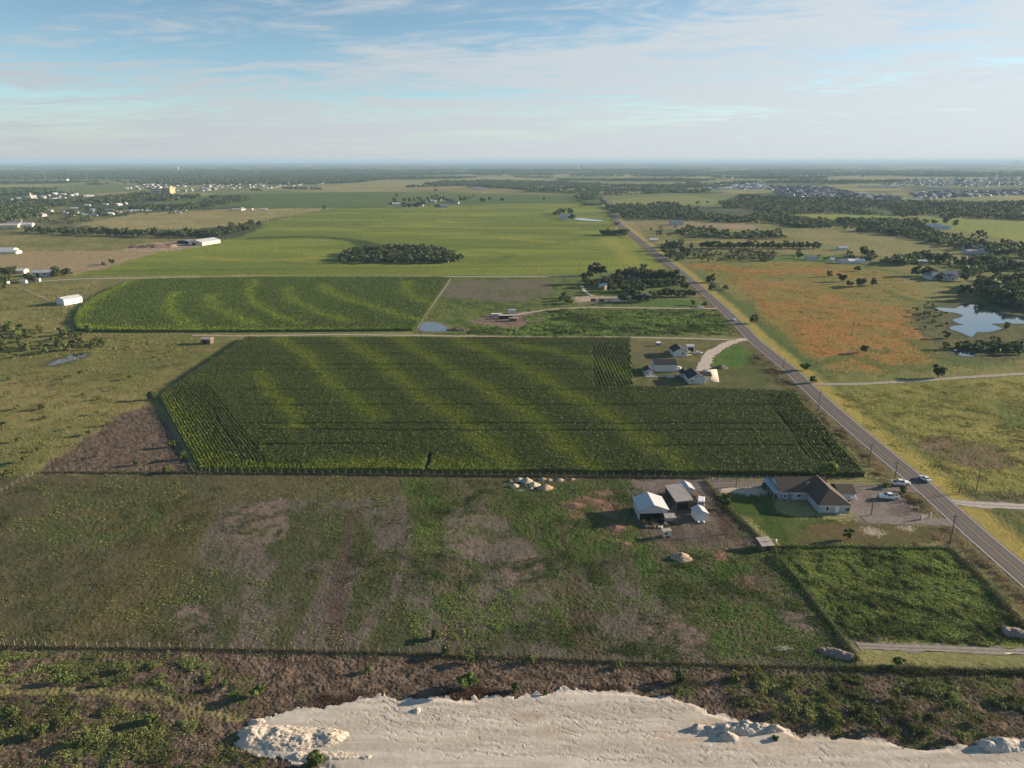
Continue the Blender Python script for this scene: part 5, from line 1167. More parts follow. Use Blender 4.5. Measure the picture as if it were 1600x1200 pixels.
# ---------------------------------------------------------------- mid houses
def mid_houses():
    x, y = P(1061, 557)
    gable_building('house', 'white house with dark roof at the top of the curved gravel drive', 'house', x + .4, y + 4.6, 7.2, 9.2, 2.9, 1.9, 'y', .03, m_white_wall, m_dark_shingle, .5, wins=[('S', 1.4, 1.3, 1.0, 1.2)], doors=[('E', -2.5, 1.2, 2.1, .05)])
    x2, y2 = P(1074, 556)
    o = empty('porch_deck', x2 + .4, y2 + 2.2, 0, .03); tag(o, 'cream sided porch on the sunny side of the upper white house', 'porch')
    q = MB(); q.box(-1.5, 2.3, -2, 1.8, 0, .35); q.build('floor', m_cream, o)
    q = MB(); q.box(-1.5, 2.3, 1.72, 1.8, .35, 2.0); q.build('wall', m_cream, o)
    for sx in (-1.3, 2.2):
        q = MB(); q.box(sx - .07, sx + .07, -1.95, -1.8, .35, 1.4); q.build('post', m_trim, o)
    q = MB(); q.box(-1.4, 2.3, -2.0, -1.92, .7, 1.25); q.build('railing', m_wood, o)
    x, y = P(1079, 549)
    gable_building('house_annex', 'white flat fronted shed behind the upper white house', 'shed', x, y + 2.4, 4.0, 4.5, 2.9, .5, 'x', .03, m_white_wall, m_white_metal, .2, doors=[('S', 0, 3.0, 2.2, .05, m_dark)])
    x, y = P(1039.5, 581)
    gable_building('barn', 'long windowless white barn with a dark roof in the middle of the home lot', 'barn', x, y + 4.2, 10.8, 8.2, 3.8, 1.7, 'x', .02, m_white_wall, m_dark_shingle, .35)
    x, y = P(1014, 587)
    gable_building('cottage', 'tiny dark roofed cottage next to the maize at the end of the path', 'cottage', x, y + 2.6, 4.4, 5.0, 2.6, 1.3, 'y', .05, m_siding, m_dark_shingle, .35, wins=[('S', -.9, .8, .9, 1.0)], doors=[('S', .7, .9, 2.0, .05)])
    po = empty('patio', x, y - 1.2, 0); tag(po, 'pale paved patio with rail in front of the tiny cottage', 'patio')
    q = MB(); q.box(-2.3, 2.6, -1.0, .9, -.1, .14); q.build('floor', m_conc, po)
    q = MB()
    for i in range(7): q.box(-2.25 + i * .78, -2.18 + i * .78, -.98, -.9, .14, .95)
    q.box(-2.3, 2.55, -.985, -.895, .95, 1.05); q.build('railing', m_trim, po)
    x, y = P(1088, 600)
    gable_building('house', 'white house with charcoal roof and lit garage beside the concrete apron', 'house', x, y + 5.3, 7.4, 10.4, 2.9, 2.1, 'y', .02, m_white_wall, m_dark_shingle, .45, wins=[('S', -.3, 1.2, .5, 3.2), ('S', -2.2, .9, 1.0, 1.0)])
    x2, y2 = P(1105, 595)
    gable_building('garage', 'low dark roofed garage wing facing the concrete apron', 'garage', x2 - .3, y2 + 3.2, 4.2, 5.6, 2.5, 1.0, 'x', .02, m_cream, m_dark_shingle, .4, doors=[('E', 0, 4.2, 2.0, .05, m_trim)])
    x2, y2 = P(1070, 590)
    gable_building('shed', 'dark roofed side wing on the shady side of the charcoal roofed house', 'shed', x2, y2 + 2.6, 3.4, 5.2, 2.3, 1.0, 'y', .02, m_siding, m_dark_shingle, .35)
    # white open boat on the lawn
    x, y = P(1048.5, 590); bt = empty('boat', x, y, 0, .06); tag(bt, 'small white open boat lying on the shaded lawn', 'boat')
    a = [2 * math.pi * i / 20 for i in range(20)]
    def oval(lx, ly, z, dx=0): return [(lx * math.cos(t) + dx, ly * math.sin(t) * (1 - .25 * max(math.cos(t), 0)), z) for t in a]
    q = MB(); q.loft([oval(1.6, .7, .02), oval(1.9, .95, .35), oval(2.05, 1.1, .7), oval(1.85, .92, .72), oval(1.6, .75, .3)]); q.build('hull', m_trim, bt)
    q = MB(); q.box(-.5, -.15, -.86, .86, .5, .56); q.build('seat', m_wood, bt); q = MB(); q.box(.5, .8, -.8, .8, .5, .56); q.build('seat', m_wood, bt)
    pth = slab('path', [(1066, 586), (1048, 589), (1023, 589.5), (1010, 589.5), (1010, 588), (1030, 588), (1050, 586.5), (1064, 584.5)], .05, m_conc)
    x, y = P(1029, 540); g = empty('garden_shed', x, y, 0, .2); tag(g, 'little blue grey garden shed on the grass above the houses', 'shed')
    q = MB(); q.box(-1.3, 1.0, -.8, .9, 0, 1.7); q.build('wall', m_blue_siding, g); q = MB(); q.slabf([(-1.4, -.9, 1.75), (1.1, -.9, 1.75), (1.1, 1, 2.1), (-1.4, 1, 2.1)], .07); q.build('roof', m_trim, g)
mid_houses()
# ---------------------------------------------------------------- left side buildings
def left_buildings():
    x, y = P(107, 477)
    gable_building('barn', 'white metal barn standing alone beside the rounded maize field', 'barn', x - 3.2, y + 7.2, 9.2, 14, 4.2, 1.5, 'y', -.46, mat('white_barn_wall', (0.60, 0.61, 0.62), .5, spec=.4, var=.05, vscale=.4), m_white_metal, .25, wins=[('E', -5, .9, .9, 1.2), ('E', 0.5, .9, .9, 1.2), ('E', 5.5, .9, .9, 1.2)])
    x, y = P(322, 538)
    gable_building('shed', 'weathered timber shed on its own beside the dirt track', 'shed', x, y + 2.4, 5.4, 4.6, 3.0, .8, 'x', -.06, m_wood, m_grey_metal, .25, doors=[('S', -.6, 1.6, 2.2, .05, m_dark)])
    x, y = P(305, 384)
    gable_building('warehouse', 'large white roofed warehouse at the end of the tree belt', 'warehouse', x + 4, y + 20, 20, 34, 4.2, 2.6, 'y', -.30, m_cream, m_white_metal, .5, doors=[('S', -3, 6, 3.2, .05, m_dark)])
    x, y = P(287, 381)
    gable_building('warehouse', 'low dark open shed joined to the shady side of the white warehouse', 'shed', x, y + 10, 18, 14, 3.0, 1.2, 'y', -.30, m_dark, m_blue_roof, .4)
    park(VN, 302, 383, 170, 'white lorry standing in the warehouse yard', 'lorry', 'lorry', 2.0)
    x, y = P(64, 432)
    gable_building('workshop', 'cream workshop with a wide pale roof by the dirt road end', 'workshop', x, y + 6, 17, 11, 3.6, 1.5, 'x', -.05, m_cream, m_white_metal, .4, doors=[('S', -3, 3, 2.6, .05, m_dark), ('S', 3.5, 3, 2.6, .05, m_dark)])
    x, y = P(31, 428)
    gable_building('cottage', 'pale green walled cottage behind the workshop', 'cottage', x, y + 4, 8, 7, 3.0, 1.6, 'x', -.05, m_cream, m_trim, .4, wins=[('S', 1.5, 1, 1, 1.1)])
    for i, (a, b, w, l) in enumerate(((4, 394, 44, 'white roofed poultry house behind its twin'), (7, 397.5, 46, 'white roofed poultry house nearer the tan field'))):
        x, y = P(a, b); gable_building('poultry_house', l, 'barn', x - 12, y + 8, w, 11, 2.6, 1.8, 'x', .02, m_cream, m_white_metal, .4)
    for a, b, w, d, lab in ((35, 443, 5, 4, 'grey hut under the trees by the ranch track'), (56, 440.5, 5, 3, 'pale hut at the start of the field fence'), (4, 445, 7, 5, 'grey shed at the edge of the ranch trees')):
        x, y = P(a, b); gable_building('hut', lab, 'hut', x, y + 2, w, d, 2.3, .8, 'x', .1, m_white_wall, m_grey_metal, .2)
    for i in range(7):
        x, y = P(66 + i * 2.6, 431.5 + .35 * (i % 3)); o = copy_tree(CR); o.location = (x, y, 0); o.rotation_euler = (0, 0, .3 + 1.3 * (i % 2)); o['label'] = 'small parked car in the yard beside the cream workshop'; o['group'] = 'cars parked at the workshop'
left_buildings()
# ---------------------------------------------------------------- grove and far buildings
def other_buildings():
    x, y = P(945, 452); gable_building('house', 'pale roofed house hidden under the grove of old trees', 'house', x + 1, y + 3, 9, 7, 2.7, 1.6, 'y', .5, m_cream, m_white_metal, .5, wins=[('S', 0, 1.2, 1, 1)])
    x, y = P(993, 437); gable_building('house', 'wide grey roofed house at the back of the grove', 'house', x, y + 5, 15, 9, 2.8, 2.0, 'x', .03, m_siding, mat('grey_shingle', (0.14, 0.14, 0.14), .9, var=.2, vscale=1), .5, hip=4)
    x, y = P(1010, 467); gable_building('cabin', 'small white ended cabin among bushes above the bright lawn', 'cabin', x, y + 2, 5.5, 5.0, 2.7, 1.4, 'y', .55, m_white_wall, m_white_metal, .4)
    x, y = P(951, 438); gable_building('shed', 'brown shed in the clearing behind the grove', 'shed', x, y + 2, 6, 4, 2.3, .9, 'x', .1, m_wood, m_grey_metal, .3)
    x, y = P(988, 469); gable_building('shed', 'blue grey shed at the shady foot of the grove', 'shed', x, y + 2, 4, 4, 2.3, .8, 'x', .1, m_siding, m_blue_roof, .3)
    for a, b, k, l in ((927, 472, m_rust, 'rusty red trailer parked on the shady side of the grove yard'), (940, 472, m_rust, 'second rusty red trailer next to the grey lorry bed'), (953, 471, m_grey_metal, 'long grey flat trailer in the row by the grove yard')):
        x, y = P(a, b); t = empty('trailer', x, y + 1, 0, .05); tag(t, l, 'trailer')
        q = MB(); q.box(-1.7, 1.7, -1.1, 1.1, .7, 2.5) if k is m_rust else q.box(-3.6, 3.6, -1.2, 1.2, .7, 1.7); q.build('body', k, t)
        for sx in (-1, 1):
            for sy in (-1, 1):
                q = MB(); q.wheel(sx * .9, sy * .95, .42, .42, .24); q.build('wheel', m_tyre, t)
    for i, (a, b, w, d, h, rz, l, wm, rm) in enumerate(((800, 490, 5, 2.6, 2.6, .1, 'white box container at the end of the gravel drive', m_white_wall, m_white_metal), (776, 495, 7, 2.6, 1.9, .0, 'flat white roofed trailer home among the scrap', m_siding, m_trim), (790, 498, 9, 2.8, 2.2, .05, 'dark sided mobile home with a tan roof among the scrap', m_dark, m_cream), (802, 502, 5.5, 2.8, 2.0, -.1, 'low grey roofed hut nearest the dirt track among the scrap', m_wood, m_grey_metal))):
        x, y = P(a, b); gable_building(('container', 'trailer_home', 'trailer_home', 'hut')[i], l, ('container', 'trailer home', 'trailer home', 'hut')[i], x, y + 1.3, w, d, h, .25, 'x', rz, wm, rm, .15)
    # lake house
    x, y = P(1481, 438); 
    gable_building('house', 'large blue grey roofed lake house with three gables', 'house', x + 4, y + 9, 15, 9, 3.6, 3.2, 'x', .04, m_white_wall, m_blue_roof, .5, wins=[('S', -4, 1.4, 1.5, 1), ('S', 0, 1.4, 1.5, 1), ('S', 4, 1.4, 1.5, 1)])
    gable_building('house_wing', 'broad hipped wing on the shady side of the lake house', 'house', x - 7.5, y + 8.4, 13, 11, 3.4, 3.0, 'x', .04, m_white_wall, m_blue_roof, .5, hip=4.5, wins=[('S', -3, 1.4, 1.5, 1), ('S', 2, 1.4, 1.5, 1)])
    for dx, dy in ((-2.5, 2.5), (3.5, 2.2)): gable_building('house_wing', ['gabled front porch of the lake house under the hipped wing', 'gabled front porch of the lake house nearest its big tree'][dx > 0], 'house', x + dx, y + dy, 5.2, 6.0, 3.2, 2.0, 'y', .04, m_white_wall, m_blue_roof, .4, wins=[('S', 0, 1.6, 1.5, .9)])
    for a, b, w, d, rm, l in ((1323, 412, 13, 8, m_blue_roof, 'blue roofed house behind the orange meadow'), (1339, 412, 17, 8, m_trim, 'white roofed house behind the orange meadow'), (1270, 406.5, 11, 6, m_blue_roof, 'blue grey cabin roof by the bright green paddock'), (1302, 410, 4, 4, m_trim, 'little white outhouse beside the meadow hedge'), (1318, 391, 11, 7, m_white_metal, 'isolated white hay shed in the wide pasture'), (1443, 413, 9, 5, m_white_metal, 'white tin roof alone among the creek trees'), (1022, 378, 11, 5, m_trim, 'long white mobile home beside the road')):
        x, y = P(a, b); gable_building('farm_house', l, 'house', x, y + 4, w, d, 2.8, 1.7, 'x', .03, m_white_wall, rm, .4)
    for k, (a, b) in enumerate(((1525, 391), (1529, 397.5))):
        x, y = P(a, b); gable_building('barn', ['upper long grey roofed barn by the creek wood', 'lower long grey roofed barn by the creek wood'][k], 'barn', x, y + 5, 24, 9, 3.4, 1.6, 'x', -.05, m_siding, mat('pale_barn_roof', (0.38, 0.38, 0.40), .5), .5)
    for k, (a, b) in enumerate(((1456, 355), (1466, 356.5), (1476, 358))):
        x, y = P(a, b); gable_building('greenhouse', 'pale translucent greenhouse in the row by the green field', 'greenhouse', x, y + 8, 22, 9, 2.4, 2.2, 'x', -.35, m_white_wall, mat('greenhouse_film', (0.50, 0.52, 0.56), .35), .2, group='greenhouses in a row')
    x, y = P(1058, 352); gable_building('house', 'white house with blue roof in the dry yard across from the pond', 'house', x, y + 6, 22, 12, 4.2, 3.6, 'x', .04, m_white_wall, m_blue_roof, .6, wins=[('S', -5, 2, 2, 1), ('S', 5, 2, 2, 1)])
    x, y = P(885, 341); gable_building('house', 'white farm house with blue grey roof by the long farm pond', 'house', x, y + 8, 22, 12, 3.6, 3.4, 'x', .1, m_white_wall, m_blue_roof, .6)
    x, y = P(883, 344); gable_building('shed', 'small white shed beneath the pond farm house', 'shed', x, y + 3, 9, 7, 3, 1.6, 'y', .1, m_white_wall, m_blue_roof, .4)
    # office blocks
    for a, w, h, l, m, wt in ((248, 31, 20, 'lower beige office block with long flat roof', m_cream, 'office_block'), (264, 30, 22, 'taller tan office block with a square stair tower', m_tan_wall, 'office_block')):
        x, y = P(a, 306); z = float(terrain(np.array([x]), np.array([y]))[0]); e = empty(wt, x, y, z, -.25); tag(e, l, 'office block')
        q = MB(); q.box(-w / 2, w / 2, -12, 12, -3, h); q.build('wall', m, e)
        q = MB(); q.box(-w / 2 - .4, w / 2 + .4, -12.4, 12.4, h, h + .9); q.build('roof', m_conc, e)
        for fl in range(int(h // 5)):
            q = MB(); q.box(-w / 2 + 2, w / 2 - 2, -12.15, -12.003, 2.5 + fl * 5, 4.6 + fl * 5); q.build('window', m_glass, e)
        q = MB(); q.box(w * .18, w * .38, -4, 6, h + .9, h + 7); q.build('stair_tower', m, e)
    # pale conical stockpile and its conveyor
    x, y = P(51, 312); z = float(terrain(np.array([x]), np.array([y]))[0]); e = empty('conveyor', x, y, z); tag(e, 'tall pale loading tower leaning over the far gravel works', 'tower')
    q = MB(); q.tube([(-2, 0, 0), (-5, 0, 18)], [5, 1.4], 8); q.build('tower', m_cream, e); q = MB(); q.box(-26, -9, -5, 5, -1, 7); q.build('wall', m_cream, e); q = MB(); q.slabf([(-28, -6, 7.2), (-8, -6, 12), (-8, 6, 12), (-28, 6, 7.2)], .5); q.build('roof', m_conc, e)
    # water towers
    for k, (a, b, d, h) in enumerate(((300, 263.5, 8000, 40), (1131, 287, 3600, 30), (900, 262, 9000, 48), (640, 256.5, 14000, 60), (680, 256.5, 14500, 60), (1528, 283, 4200, 28))):
        t = (a - 800) / FPX; x, y = t * d, d; z = float(terrain(np.array([x]), np.array([y]))[0]); e = empty('water_tower', x, y, z)
        tag(e, ['white water tower above the far village', 'white water tower over the near suburb', 'white water tower straight beyond the road end', 'tiny white water tower on the skyline', 'second tiny white water tower on the skyline beside its twin', 'white water tower among the far suburb roofs'][k], 'water tower')
        r = h * .16; q = MB(); q.tube([(0, 0, -2), (0, 0, h * .7)], [r * .28, r * .2], 8); q.build('column', m_trim, e)
        q = MB(); a2 = [2 * math.pi * i / 12 for i in range(12)]; q.loft([[(rr_ * math.cos(t_), rr_ * math.sin(t_), zz) for t_ in a2] for rr_, zz in ((r * .3, h * .64), (r * .9, h * .74), (r, h * .85), (r * .75, h * .95), (r * .2, h))]); q.build('tank', m_trim, e)
    for k, (px_, d, h) in enumerate(((99, 3900, 60), (161, 3900, 60), (191, 3900, 45))):
        x = (px_ - 800) / FPX * d; z = float(terrain(np.array([x]), np.array([d]))[0]); e = empty('radio_mast', x, d, z); tag(e, ['slim pale radio mast over the woods beyond the gravel works', 'slim pale radio mast between the two others', 'shorter radio mast nearest the office blocks'][k], 'mast')
        q = MB(); q.tube([(0, 0, 0), (0, 0, h)], [.6, .3], 5); q.build('mast', m_conc, e); q = MB(); q.box(-1.2, 1.2, -1.2, 1.2, -1, 2); q.build('base', m_conc, e)
other_buildings()
# ---------------------------------------------------------------- village and suburb houses
m_dull = mat('village_wall', (0.42, 0.41, 0.39), .85, var=.2, vscale=.1)
def house_meshes():
    out = []
    for k, (wm, rm, hx, hy, hw_, rise) in enumerate(((m_dull, m_white_metal, 7, 4.5, 2.7, 1.8), (m_dull, m_dark_shingle, 8, 5, 2.6, 2.4), (m_dull, m_blue_roof, 7, 5, 2.7, 2.6), (m_cream, m_grey_metal, 10, 5.5, 2.8, 1.6), (m_dull, m_white_metal, 6, 4, 2.8, 1.8))):
        w = MB(); pr = [(-hy, -1.5), (hy, -1.5), (hy, hw_), (0, hw_ + rise), (-hy, hw_)]; w.loft([[(x, a, c) for a, c in pr] for x in (-hx, hx)])
        n = len(w.f)
        for s in (-1, 1): w.slabf([(-hx - .5, 0, hw_ + rise + .1), (hx + .5, 0, hw_ + rise + .1), (hx + .5, s * (hy + .5), hw_ - .2), (-hx - .5, s * (hy + .5), hw_ - .2)], .25)
        me = bpy.data.meshes.new('village_house'); me.from_pydata(w.v, [], w.f); me.materials.append(wm); me.materials.append(rm)
        bm = bmesh.new(); bm.from_mesh(me); bmesh.ops.recalc_face_normals(bm, faces=bm.faces); bm.to_mesh(me); bm.free()
        for i, p in enumerate(me.polygons): p.material_index = 0 if i < n else 1
        out.append(me)
    return out
HM = house_meshes()
def far_house(x, y, k, sc, rz, label, group, name='village_house'):
    o = bpy.data.objects.new(name, HM[k]); col.objects.link(o)
    o.location = (x, y, float(terrain(np.array([x]), np.array([y]))[0])); o.rotation_euler = (0, 0, rz); o.scale = (sc, sc, sc); tag(o, label, 'house', group); return o
VILL = [(125, 336.5, 0), (131, 335, 4), (142, 337, 0), (149, 337, 4), (155, 334, 1), (163, 335.5, 0), (170, 330, 2), (176, 330, 4), (172, 336, 0), (185, 333, 3), (193, 332, 3), (205, 332, 2), (212, 331, 0), (222, 331, 0), (228, 330, 4), (232, 331, 0), (246, 329, 2), (252, 328, 1), (258, 328, 4), (273, 328, 1), (277, 333, 0), (288, 329, 1), (101, 334, 2), (110, 337, 1), (78, 331, 4), (66, 338, 0), (68, 331, 4), (116, 327, 0), (137, 322, 4), (165, 320, 0), (185, 321, 0), (196, 319, 4), (220, 309, 0), (236, 309, 0), (362, 329, 4), (371, 329, 3), (378, 328, 2), (393, 328, 4), (413, 328, 4), (150, 327, 1), (144, 331, 2), (118, 333, 2), (183, 307, 0), (285, 304, 4), (293, 304, 3)]
for i, (a, b, k) in enumerate(VILL):
    x, y = P(a, b); far_house(x, y, k, random.uniform(.7, 1.2), random.choice((0.1, 1.6)) + random.uniform(-.2, .2), 'white' * (k in (0, 4)) + ['', ' walled cottage of the village below the dark woods', ' walled house of the village below the dark woods'][1] * (k in (0, 4)) if k in (0, 4) else ['', 'cream house with dark roof in the village below the woods', 'white house with blue roof in the village below the woods', 'long cream hall with grey roof in the village below the woods'][k], 'village houses below the dark woods')
for a, b, k, l in ((24, 353, 2, 'green roofed gabled house nearest the tree belt'), (42, 354, 0, 'bright white gabled house beside the green roofed one'), (16, 355, 3, 'grey hall in the trees left of the gabled houses'.replace('left of', 'beyond')),):
    x, y = P(a, b); far_house(x, y, k, 1.4, .2, l, None, 'farm_house')
for i, (a, b, k) in enumerate(((618, 320, 0), (626, 319.5, 4), (633, 322, 1), (640, 323, 3), (655, 322, 1), (664, 317, 0), (676, 316, 4), (686, 324, 1), (694, 324, 2), (703, 318, 2), (712, 318, 2), (683, 314, 1))):
    x, y = P(a, b); far_house(x, y, k, random.uniform(.9, 1.4), random.uniform(-.3, .3), 'house with trees on the island of homes in the green field', 'houses on the island in the green field', 'farm_house')
gS = np.random.default_rng(5)
def suburb():
    A1 = [(1085, 291), (1130, 286), (1200, 289), (1195, 296), (1110, 297)]; A2 = [(1190, 291), (1290, 293), (1340, 303), (1420, 309), (1400, 315), (1310, 313), (1220, 305)]
    A3 = [(1420, 303), (1480, 299), (1540, 300), (1620, 296), (1620, 304), (1500, 309), (1440, 312)]; A4 = [(1380, 281), (1600, 276), (1640, 290), (1540, 293), (1380, 291)]; A5 = [(240, 285), (420, 285), (520, 281), (500, 290), (400, 295), (300, 300), (180, 295)]
    A6 = [(100, 300), (40, 309), (0, 312), (0, 316), (60, 314), (180, 309)]
    VS, FS, MI, off = [], [], [], 0; cnt = 0
    for (pts, n, ks, who) in ((A1, 230, (0, 4, 2), 'white suburb house below the far water tower'), (A2, 520, (1, 1, 2), 'dark roofed suburb house beyond the big wood'), (A3, 220, (1, 2, 4), None), (A4, 420, (1, 2, 0), None), (A5, 150, (1, 2, 4), None), (A6, 30, (0, 4), None)):
        pl = poly(pts); x, y = scatter(pl, n, gS); o = np.argsort(y)
        for j, i in enumerate(o):
            k = int(gS.choice(ks)); sc = gS.uniform(.8, 1.25)
            if who and j < (50 if pts is A1 else 70): far_house(x[i], y[i], k, sc, gS.choice((.2, 1.77)) + gS.uniform(-.3, .3), who, 'suburb houses seen individually', 'suburb_house'); continue
            me = HM[k]; V = np.array([v.co for v in me.vertices]) * sc; a = gS.uniform(0, 3.14)
            V = np.column_stack([V[:, 0] * math.cos(a) - V[:, 1] * math.sin(a) + x[i], V[:, 0] * math.sin(a) + V[:, 1] * math.cos(a) + y[i], V[:, 2] + float(terrain(x[i:i + 1], y[i:i + 1])[0])])
            VS.append(V)
            for p in me.polygons: FS.append([v + off for v in p.vertices]); MI.append((0 if p.material_index == 0 else 1 + k))
            off += len(V)
    flat_ = np.concatenate([np.array(f) for f in FS]).astype(np.int32)
    o = np_mesh('far_suburb', np.vstack(VS), flat_, [m_dull, m_white_metal, m_dark_shingle, m_blue_roof, m_grey_metal, m_white_metal], sizes=np.array([len(f) for f in FS], np.int32), mat_idx=MI)
    tag(o, 'hazy mass of suburb roofs towards the horizon', 'suburb', kind='stuff')
    # long pale commercial sheds and the skyline
    for i, (a, b, w, l) in enumerate(((1360, 293, 90, 'long white store with a lit front beyond the suburb'), (1395, 293.5, 50, 'white store in the middle of the far shopping row'), (1462, 295.5, 60, 'white store at the end of the far shopping row'), (1310, 274.5, 330, 'very long pale warehouse far beyond the suburb'), (1432, 316, 26, 'white church like hall at the edge of the big wood'), (1345, 305, 30, 'pale hall at the suburb edge'), (1128, 297, 30, 'pale school roof below the water tower'), (748, 296, 40, 'beige farm shop on the yellow far field'), (870, 294, 60, 'white shop roof by the far junction'), (845, 295, 30, 'white silo shed near the far junction'), (945, 293, 40, 'pale depot roof near the road end'), (100, 282, 40, 'pale barn in the deep woods'))):
        x, y = P(a, b); z = float(terrain(np.array([x]), np.array([y]))[0]); e = empty('store', x, y, z, .1); tag(e, l, 'store')
        q = MB(); q.box(-w / 2, w / 2, -12, 12, -2, 7); q.build('wall', m_white_wall, e); q = MB(); q.box(-w / 2 - .5, w / 2 + .5, -12.5, 12.5, 7, 7.8); q.build('roof', m_white_metal, e)
    for i in range(9):
        d = 26000; x = (1548 + i * 1.6 - 800) / FPX * d; z = float(terrain(np.array([x]), np.array([d]))[0]); h = (40, 60, 50, 85, 70, 90, 60, 75, 45)[i]
        q = MB(); q.box(-14, 14, -14, 14, -20, h); q.box(-6, 6, -6, 6, h, h + 14); o = q.build('tower_block', m_conc); o.location = (x, d, z); tag(o, 'hazy tower of the distant city skyline', 'tower block', 'towers of the distant city skyline')
suburb()
# ---------------------------------------------------------------- fences
def fence(label, pts, spacing, h, post_r=.07, wires=3, group=None, rails=0, m=None, sag=True, cat='fence', z=0.0):
    pl = resample(poly(pts), spacing); n = len(pl)
    e = empty('fence', *pl[0]); tag(e, label, cat, group); x0, y0 = pl[0]
    proto = None; stuff = MB()
    for i in range(n):
        hh = h * random.uniform(.92, 1.08); lx, ly = random.uniform(-.05, .05), random.uniform(-.05, .05)
        if i < 99:
            if proto is None:
                q = MB(); q.tube([(0, 0, -.3), (0, 0, h * .5), (0, 0, h)], [post_r, post_r, post_r * .9], 6); proto = q.build('post', m or m_post, e); o = proto
            else: o = proto.copy(); col.objects.link(o); o.parent = e
            o.location = (pl[i, 0] - x0, pl[i, 1] - y0, 0); o.rotation_euler = (lx, ly, random.uniform(0, 6)); o.scale = (1, 1, hh / h)
        else: stuff.tube([(pl[i, 0] - x0, pl[i, 1] - y0, -.3), (pl[i, 0] - x0 + lx, pl[i, 1] - y0 + ly, hh)], post_r, 5)
    if n > 99: tag(stuff.build('post_row', m or m_post, e), kind='stuff')
    q = MB(); k = max(1, n // 60); sub = pl[::k]
    if not np.allclose(sub[-1], pl[-1]): sub = np.vstack([sub, pl[-1:]])
    for w in range(wires):
        zz = h * (.3 + .62 * w / max(wires - 1, 1)); q.tube([(a - x0, b - y0, zz) for a, b in sub], .018 if not rails else rails, 4)
    q.build('wire' if not rails else 'rail', m_wire if not rails else (m or m_post), e)
    return e
fence('long barbed wire fence with pale posts between brown weeds and the pasture', [(-40, 1009), (0, 1010), (300, 1014), (600, 1020), (1000, 1036), (1300, 1044)], 2.25, 1.5)
fence('barbed wire fence continuing below the gravel path and paddock', [(1305, 1044), (1355, 1046), (1480, 1049), (1640, 1052)], 2.4, 1.4)
fence('wire fence with pale posts along the near edge of the maize', [(66, 738), (200, 738.5), (420, 740), (700, 743), (900, 745), (1108, 747)], 2.7, 1.6)
fence('slanting rail fence of the ranch pasture at the picture edge', [(-30, 789), (0, 771), (57, 739)], 2.2, 1.5)
fence('fence between the maize end and the house drive', [(1112, 747.5), (1200, 748), (1300, 750), (1380, 752)], 2.6, 1.3)
fence('thin fence between the weedy pasture and the bright paddock', [(1340, 1030), (1290, 965), (1240, 900), (1213, 868)], 2.6, 1.2)
fence('lawn fence running from the lane down to the chicken coop', [(1101, 752), (1125, 780), (1160, 815), (1192, 846)], 2.4, 1.2)
fence('low fence between the lawn and the bright paddock', [(1232, 855), (1300, 855.5), (1390, 857), (1482, 858)], 2.6, 1.2)
fence('fence along the road ditch beside the bright paddock', [(1484, 848), (1540, 905), (1600, 975), (1660, 1045)], 2.8, 1.2)
fence('yard fence with leaning posts beside the gravel parking', [(1394, 774), (1410, 788), (1428, 803), (1438, 813)], 1.8, 1.2)
fence('cross fence with dark posts below the barn yard', [(1020, 845), (1060, 842), (1110, 838), (1150, 833), (1185, 846)], 2.4, 1.2, m=m_wood)
fence('field fence by the concrete farm drive across the road', [(1494, 772), (1530, 772), (1640, 774)], 3.0, 1.2)
fence('fence along the top of the barn lane', [(968, 750), (985, 775), (992, 785)], 2.4, 1.2)
# gate at the yard entrance
def gate():
    x, y = P(1440, 812); e = empty('gate', x, y, 0, .35); tag(e, 'pale open rail gate at the mouth of the gravel yard', 'gate')
    for sx in (0, 3.4):
        q = MB(); q.box(sx - .12, sx + .12, -.12, .12, -.3, 1.7); q.build('post', m_trim, e)
    q = MB()
    for z in (.35, .75, 1.15): q.box(.12, 3.28, -.03, .03, z, z + .13)
    q.build('rail', m_cream, e)
gate()
# ---------------------------------------------------------------- power poles
def pole(px, py, h, label, arm=True, dark=True):
    x, y = P(px, py); e = empty('power_pole', x, y, float(terrain(np.array([x]), np.array([y]))[0]), random.uniform(-.05, .05) + .07); tag(e, label, 'power pole')
    q = MB(); q.tube([(0, 0, -.3), (0, 0, h * .5), (0, 0, h)], [.16, .14, .11], 8); q.build('post', m_wood, e)
    if arm:
        q = MB(); q.box(-1.0, 1.0, -.06, .06, h - .75, h - .6); a = q.build('crossarm', m_wood, e)
        for sx in (-.9, 0, .9):
            q = MB(); q.tube([(sx, 0, h - .6), (sx, 0, h - .42)], .05, 6); q.build('insulator', m_trim, a)
    return e
pole(1484, 850, 9.0, 'tall power pole at the corner of the bright paddock beside the road')
pole(1397, 754, 7.6, 'power pole standing behind the pickup in the yard drive')
pole(1357.5, 727, 8.2, 'power pole in the brown ditch beside the end of the maize')
pole(1525, 768, 8.5, 'power pole in the open field beyond the road near the concrete drive')
pole(1361, 805, 4.5, 'thin lone pole in the middle of the gravel yard', False)
pole(1499, 769, 2.6, 'short pale pole at the field fence across the road', False)
pole(1331, 525, 8.5, 'power pole standing alone in the orange meadow')
pole(1279, 634, 6.5, 'short power pole in the verge above the maize end')
pole(1150, 760, 3.0, 'thin post where the lane passes the barn yard', False)
pole(905, 426, 10, 'power pole in the green field behind the grove')
pole(503, 432, 11, 'power pole at the dirt road across the big field')
pole(146, 463, 9, 'power pole beside the curved end of the round maize field')
pole(57, 442, 9, 'pale power pole beside the cars at the workshop')
pole(1270, 395, 10, 'power pole in the pasture behind the orange meadow')
pole(753, 430, 9, 'slim power pole at the edge of the dirt road')
pole(1224, 575, 5, 'utility post in the ditch opposite the meadow drive', False)
pole(1600, 300, 10, 'far pole near the pale tan field') if False else None
